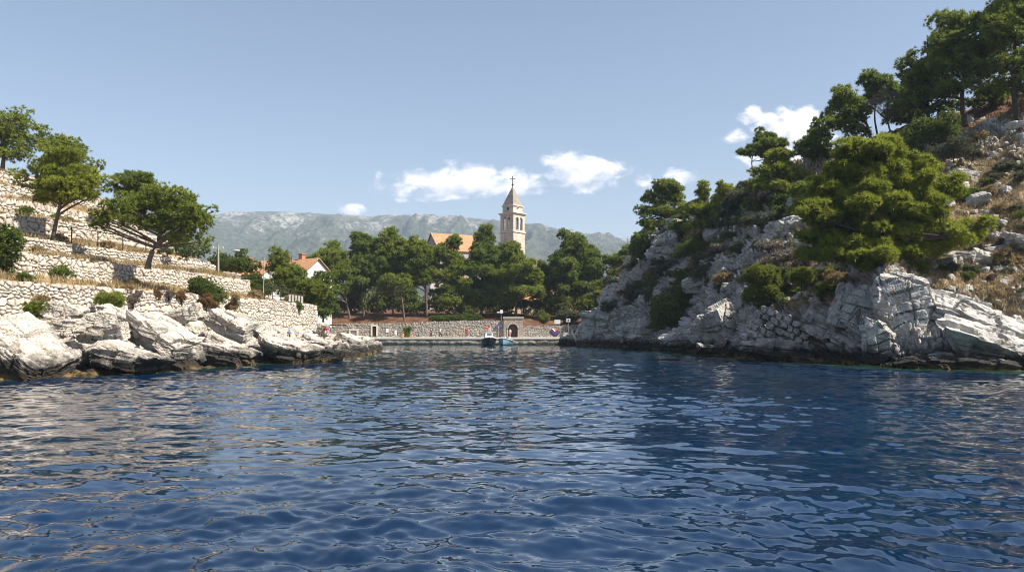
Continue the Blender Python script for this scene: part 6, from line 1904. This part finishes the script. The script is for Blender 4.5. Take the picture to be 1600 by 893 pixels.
def beach_shade():
    c = W(866, 527, 138.6); c[2] = 1.25
    root = thing('beach_umbrella', 'dark purple beach umbrella lying open on its side with red and white panels', 'umbrella', c)
    n = 16
    R = np.array((Matrix.Rotation(0.25, 3, 'Z') @ Matrix.Rotation(math.radians(62), 3, 'X')))
    th = np.arange(n) / n * 2 * math.pi
    rings = [(0.02, 0.36), (0.3, 0.32), (0.6, 0.22), (0.85, 0.05)]
    V = np.concatenate([np.stack([r * np.cos(th), r * np.sin(th), np.full(n, z)], -1) for r, z in rings])
    V = V @ R.T + c + np.array([0, 0, 0.86])
    fs, fm = [], []
    for j in range(3):
        for i in range(n):
            fs.append([j * n + i, j * n + (i + 1) % n, (j + 1) * n + (i + 1) % n, (j + 1) * n + i]); fm.append({2: 1, 3: 1, 4: 2}.get(i, 0))
    mk('canopy', V, np.array(fs), None, root, mats=[C_PURPLE, M_RED, C_WHITE], fmat=fm)
    MB().tube([c + np.array([0, 0, 0.86]) + R @ np.array([0, 0, 0.4]), c + np.array([0, 0, 0.86]) + R @ np.array([0, 0, -1.0])], 0.02, 6).build('pole', M_POLE, root)
beach_shade()

# ---------------------------------------------------------------- boats
def hull_mesh(c, L, Bm, H, yaw, draft=0.3, flare=0.75):
    """lofted hull: bow towards -y (to the viewer) at yaw 0; returns verts, quads"""
    st = np.linspace(0, 1, 13)
    ns = 9
    rows = []
    for t in st:
        half = Bm / 2 * (1 - (1 - min(t / 0.45, 1)) ** 2.0) ** 0.6 * (1 - 0.10 * max(t - 0.6, 0) / 0.4)
        half = max(half, 0.03)
        top = H * (1.0 + 0.28 * (1 - t) ** 2)
        y = -L / 2 + L * t
        row = []
        for a in np.linspace(-1, 1, ns):
            f = abs(a)
            x = np.sign(a) * half * (f ** 0.55) * (flare + (1 - flare) * f)
            zz = -draft * (1 - (1 - t) ** 3) + (top + draft) * f ** 1.9
            row.append([x, y + 0.35 * (1 - f) * (1 - t) ** 2, zz])
        rows.append(row)
    V = np.array(rows).reshape(-1, 3)
    return V, grid_faces(13, ns, flip=True), rows

def boat(label, px, Y, L, Bm, H, yaw, hull_m, deck_m, kind):
    c = W(px, 516, Y); c[2] = 0.0
    root = thing('motorboat', label, 'boat', c, 'small boats moored at the quay')
    def tf(P): return rotz(np.asarray(P, float), yaw) + c
    V, q, rows = hull_mesh(c, L, Bm, H, yaw)
    ns = 9
    tr = np.arange(12 * ns, 13 * ns)
    mk('hull', tf(V), [q, np.array([[tr[0], tr[k], tr[k + 1]] for k in range(1, ns - 1)])], hull_m, root, smooth=True)
    # gunwale and deck
    gl = [r[0] for r in rows]; gr = [r[-1] for r in rows]
    line = np.array(gl[::-1] + gr)
    MB().tube(tf(line), 0.06, 6).build('gunwale', deck_m, root)
    D = np.concatenate([np.array(gl) + np.array([0.04, 0, -0.16]), np.array(gr) + np.array([-0.04, 0, -0.16])])
    n = 13
    mk('deck', tf(D), np.array([[i, i + 1, n + i + 1, n + i] for i in range(n - 1)])[:, ::-1], deck_m, root)
    if kind == 'cabin':
        z0 = H * 0.95
        P = np.array([[-0.72, -0.9, z0], [0.72, -0.9, z0], [0.8, 1.0, z0], [-0.8, 1.0, z0], [-0.6, -0.35, z0 + 1.4], [0.6, -0.35, z0 + 1.4], [0.7, 1.0, z0 + 1.45], [-0.7, 1.0, z0 + 1.45]])
        cb = mk('cabin', tf(P), np.array([[0, 1, 5, 4], [1, 2, 6, 5], [2, 3, 7, 6], [3, 0, 4, 7], [4, 5, 6, 7], [3, 2, 1, 0]]), deck_m, root)
        def lerp(a, b, u, v, d): return P[a[0]] * (1 - u) * (1 - v) + P[a[1]] * u * (1 - v) + P[b[1]] * u * v + P[b[0]] * (1 - u) * v + np.array(d)
        for (a, b, d) in (((0, 1), (4, 5), (0, -0.015, 0.01)), ((1, 2), (5, 6), (0.015, 0, 0)), ((3, 0), (7, 4), (-0.015, 0, 0))):
            Q = [lerp(a, b, u, v, d) for u, v in ((0.16, 0.55), (0.84, 0.55), (0.84, 0.86), (0.16, 0.86))]
            mk('window', tf(Q), np.array([[0, 1, 2, 3]]), M_GLASS, cb)
        MB().box(tf([[0, 0.36, z0 + 1.48]])[0], (1.65, 1.7, 0.07), yaw).build('roof', deck_m, root)
        MB().tube([tf([[0.3, 0.4, z0 + 1.5]])[0], tf([[0.3, 0.4, z0 + 2.4]])[0]], 0.03, 6).build('mast', M_WHITE, root)
        MB().box(tf([[0, L / 2 + 0.12, 0.55]])[0], (0.4, 0.45, 0.55), yaw).box(tf([[0, L / 2 + 0.15, 0.0]])[0], (0.16, 0.25, 0.8), yaw).build('outboard_motor', M_DARK, root)
        for s in (-1, 1):
            MB().tube([tf([[s * (Bm / 2 + 0.05), 0.4, 0.72]])[0], tf([[s * (Bm / 2 + 0.05), 0.4, 0.25]])[0]], [0.1, 0.11], 8).build('fender', M_WHITE, root)
    else:
        z0 = H * 0.95
        P = np.array([[-0.7, -0.5, z0], [0.7, -0.5, z0], [0.6, -0.1, z0 + 0.75], [-0.6, -0.1, z0 + 0.75]])
        mk('windscreen', tf(P), np.array([[0, 1, 2, 3]]), M_GLASS, root)
        mb = MB()
        for a, b in ((0, 1), (1, 2), (2, 3), (3, 0)): mb.tube([tf([P[a]])[0], tf([P[b]])[0]], 0.05, 6)
        mb.tube([tf([(P[0] + P[1]) / 2])[0], tf([(P[2] + P[3]) / 2])[0]], 0.04, 6)
        for sx in (-1, 1): mb.tube([tf([P[2] if sx > 0 else P[3]])[0], tf([[sx * 0.72, 1.0, z0 + 0.7]])[0], tf([[sx * 0.75, 1.1, z0 - 0.1]])[0]], 0.05, 6)
        mb.build('windscreen_frame', M_WHITE, root)
        MB().box(tf([[0, 0.5, z0 + 0.05]])[0], (1.1, 0.5, 0.35), yaw).box(tf([[0, 0.78, z0 + 0.3]])[0], (1.1, 0.12, 0.6), yaw).build('seat', M_WHITE, root)
        MB().box(tf([[0, L / 2 + 0.12, 0.55]])[0], (0.38, 0.42, 0.55), yaw).box(tf([[0, L / 2 + 0.15, 0.0]])[0], (0.14, 0.22, 0.8), yaw).build('outboard_motor', M_WHITE, root)
M_GLASS = plain('tinted_glass', (0.10, 0.12, 0.14), 0.08, 0.6, var=0.02)
boat('white cabin boat with a black hull moored bow-on at the quay', 764, 131.4, 5.4, 2.6, 0.85, 0.12, plain('black_hull', (0.015, 0.015, 0.018), 0.35, 0.5), M_WHITE, 'cabin')
boat('light blue open motorboat with a white windscreen moored beside the gate', 790, 131.4, 4.8, 2.3, 0.72, -0.2, plain('pale_blue_hull', (0.30, 0.48, 0.58), 0.35, 0.5), M_WHITE, 'open')
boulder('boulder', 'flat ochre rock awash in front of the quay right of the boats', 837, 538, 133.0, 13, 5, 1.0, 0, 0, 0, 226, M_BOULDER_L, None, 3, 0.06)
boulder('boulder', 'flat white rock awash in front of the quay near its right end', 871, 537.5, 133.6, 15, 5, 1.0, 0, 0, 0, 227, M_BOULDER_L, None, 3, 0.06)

# ---------------------------------------------------------------- haze between here and the mountain
def haze():
    t = bpy.data.materials.new('haze')
    t.use_nodes = True
    nt = t.node_tree
    nt.nodes.clear()
    o = nt.nodes.new('ShaderNodeOutputMaterial')
    v = nt.nodes.new('ShaderNodeVolumePrincipled')
    v.inputs['Color'].default_value = (0.66, 0.80, 1.0, 1)
    v.inputs['Density'].default_value = 0.00017
    v.inputs['Anisotropy'].default_value = 0.0
    nt.links.new(v.outputs[0], o.inputs['Volume'])
    ob = MB().box((0, 1250, 290), (8400, 6400, 582)).build('haze', t)
    tag(ob, 'pale summer haze over the bay', 'haze', kind='stuff')
haze()
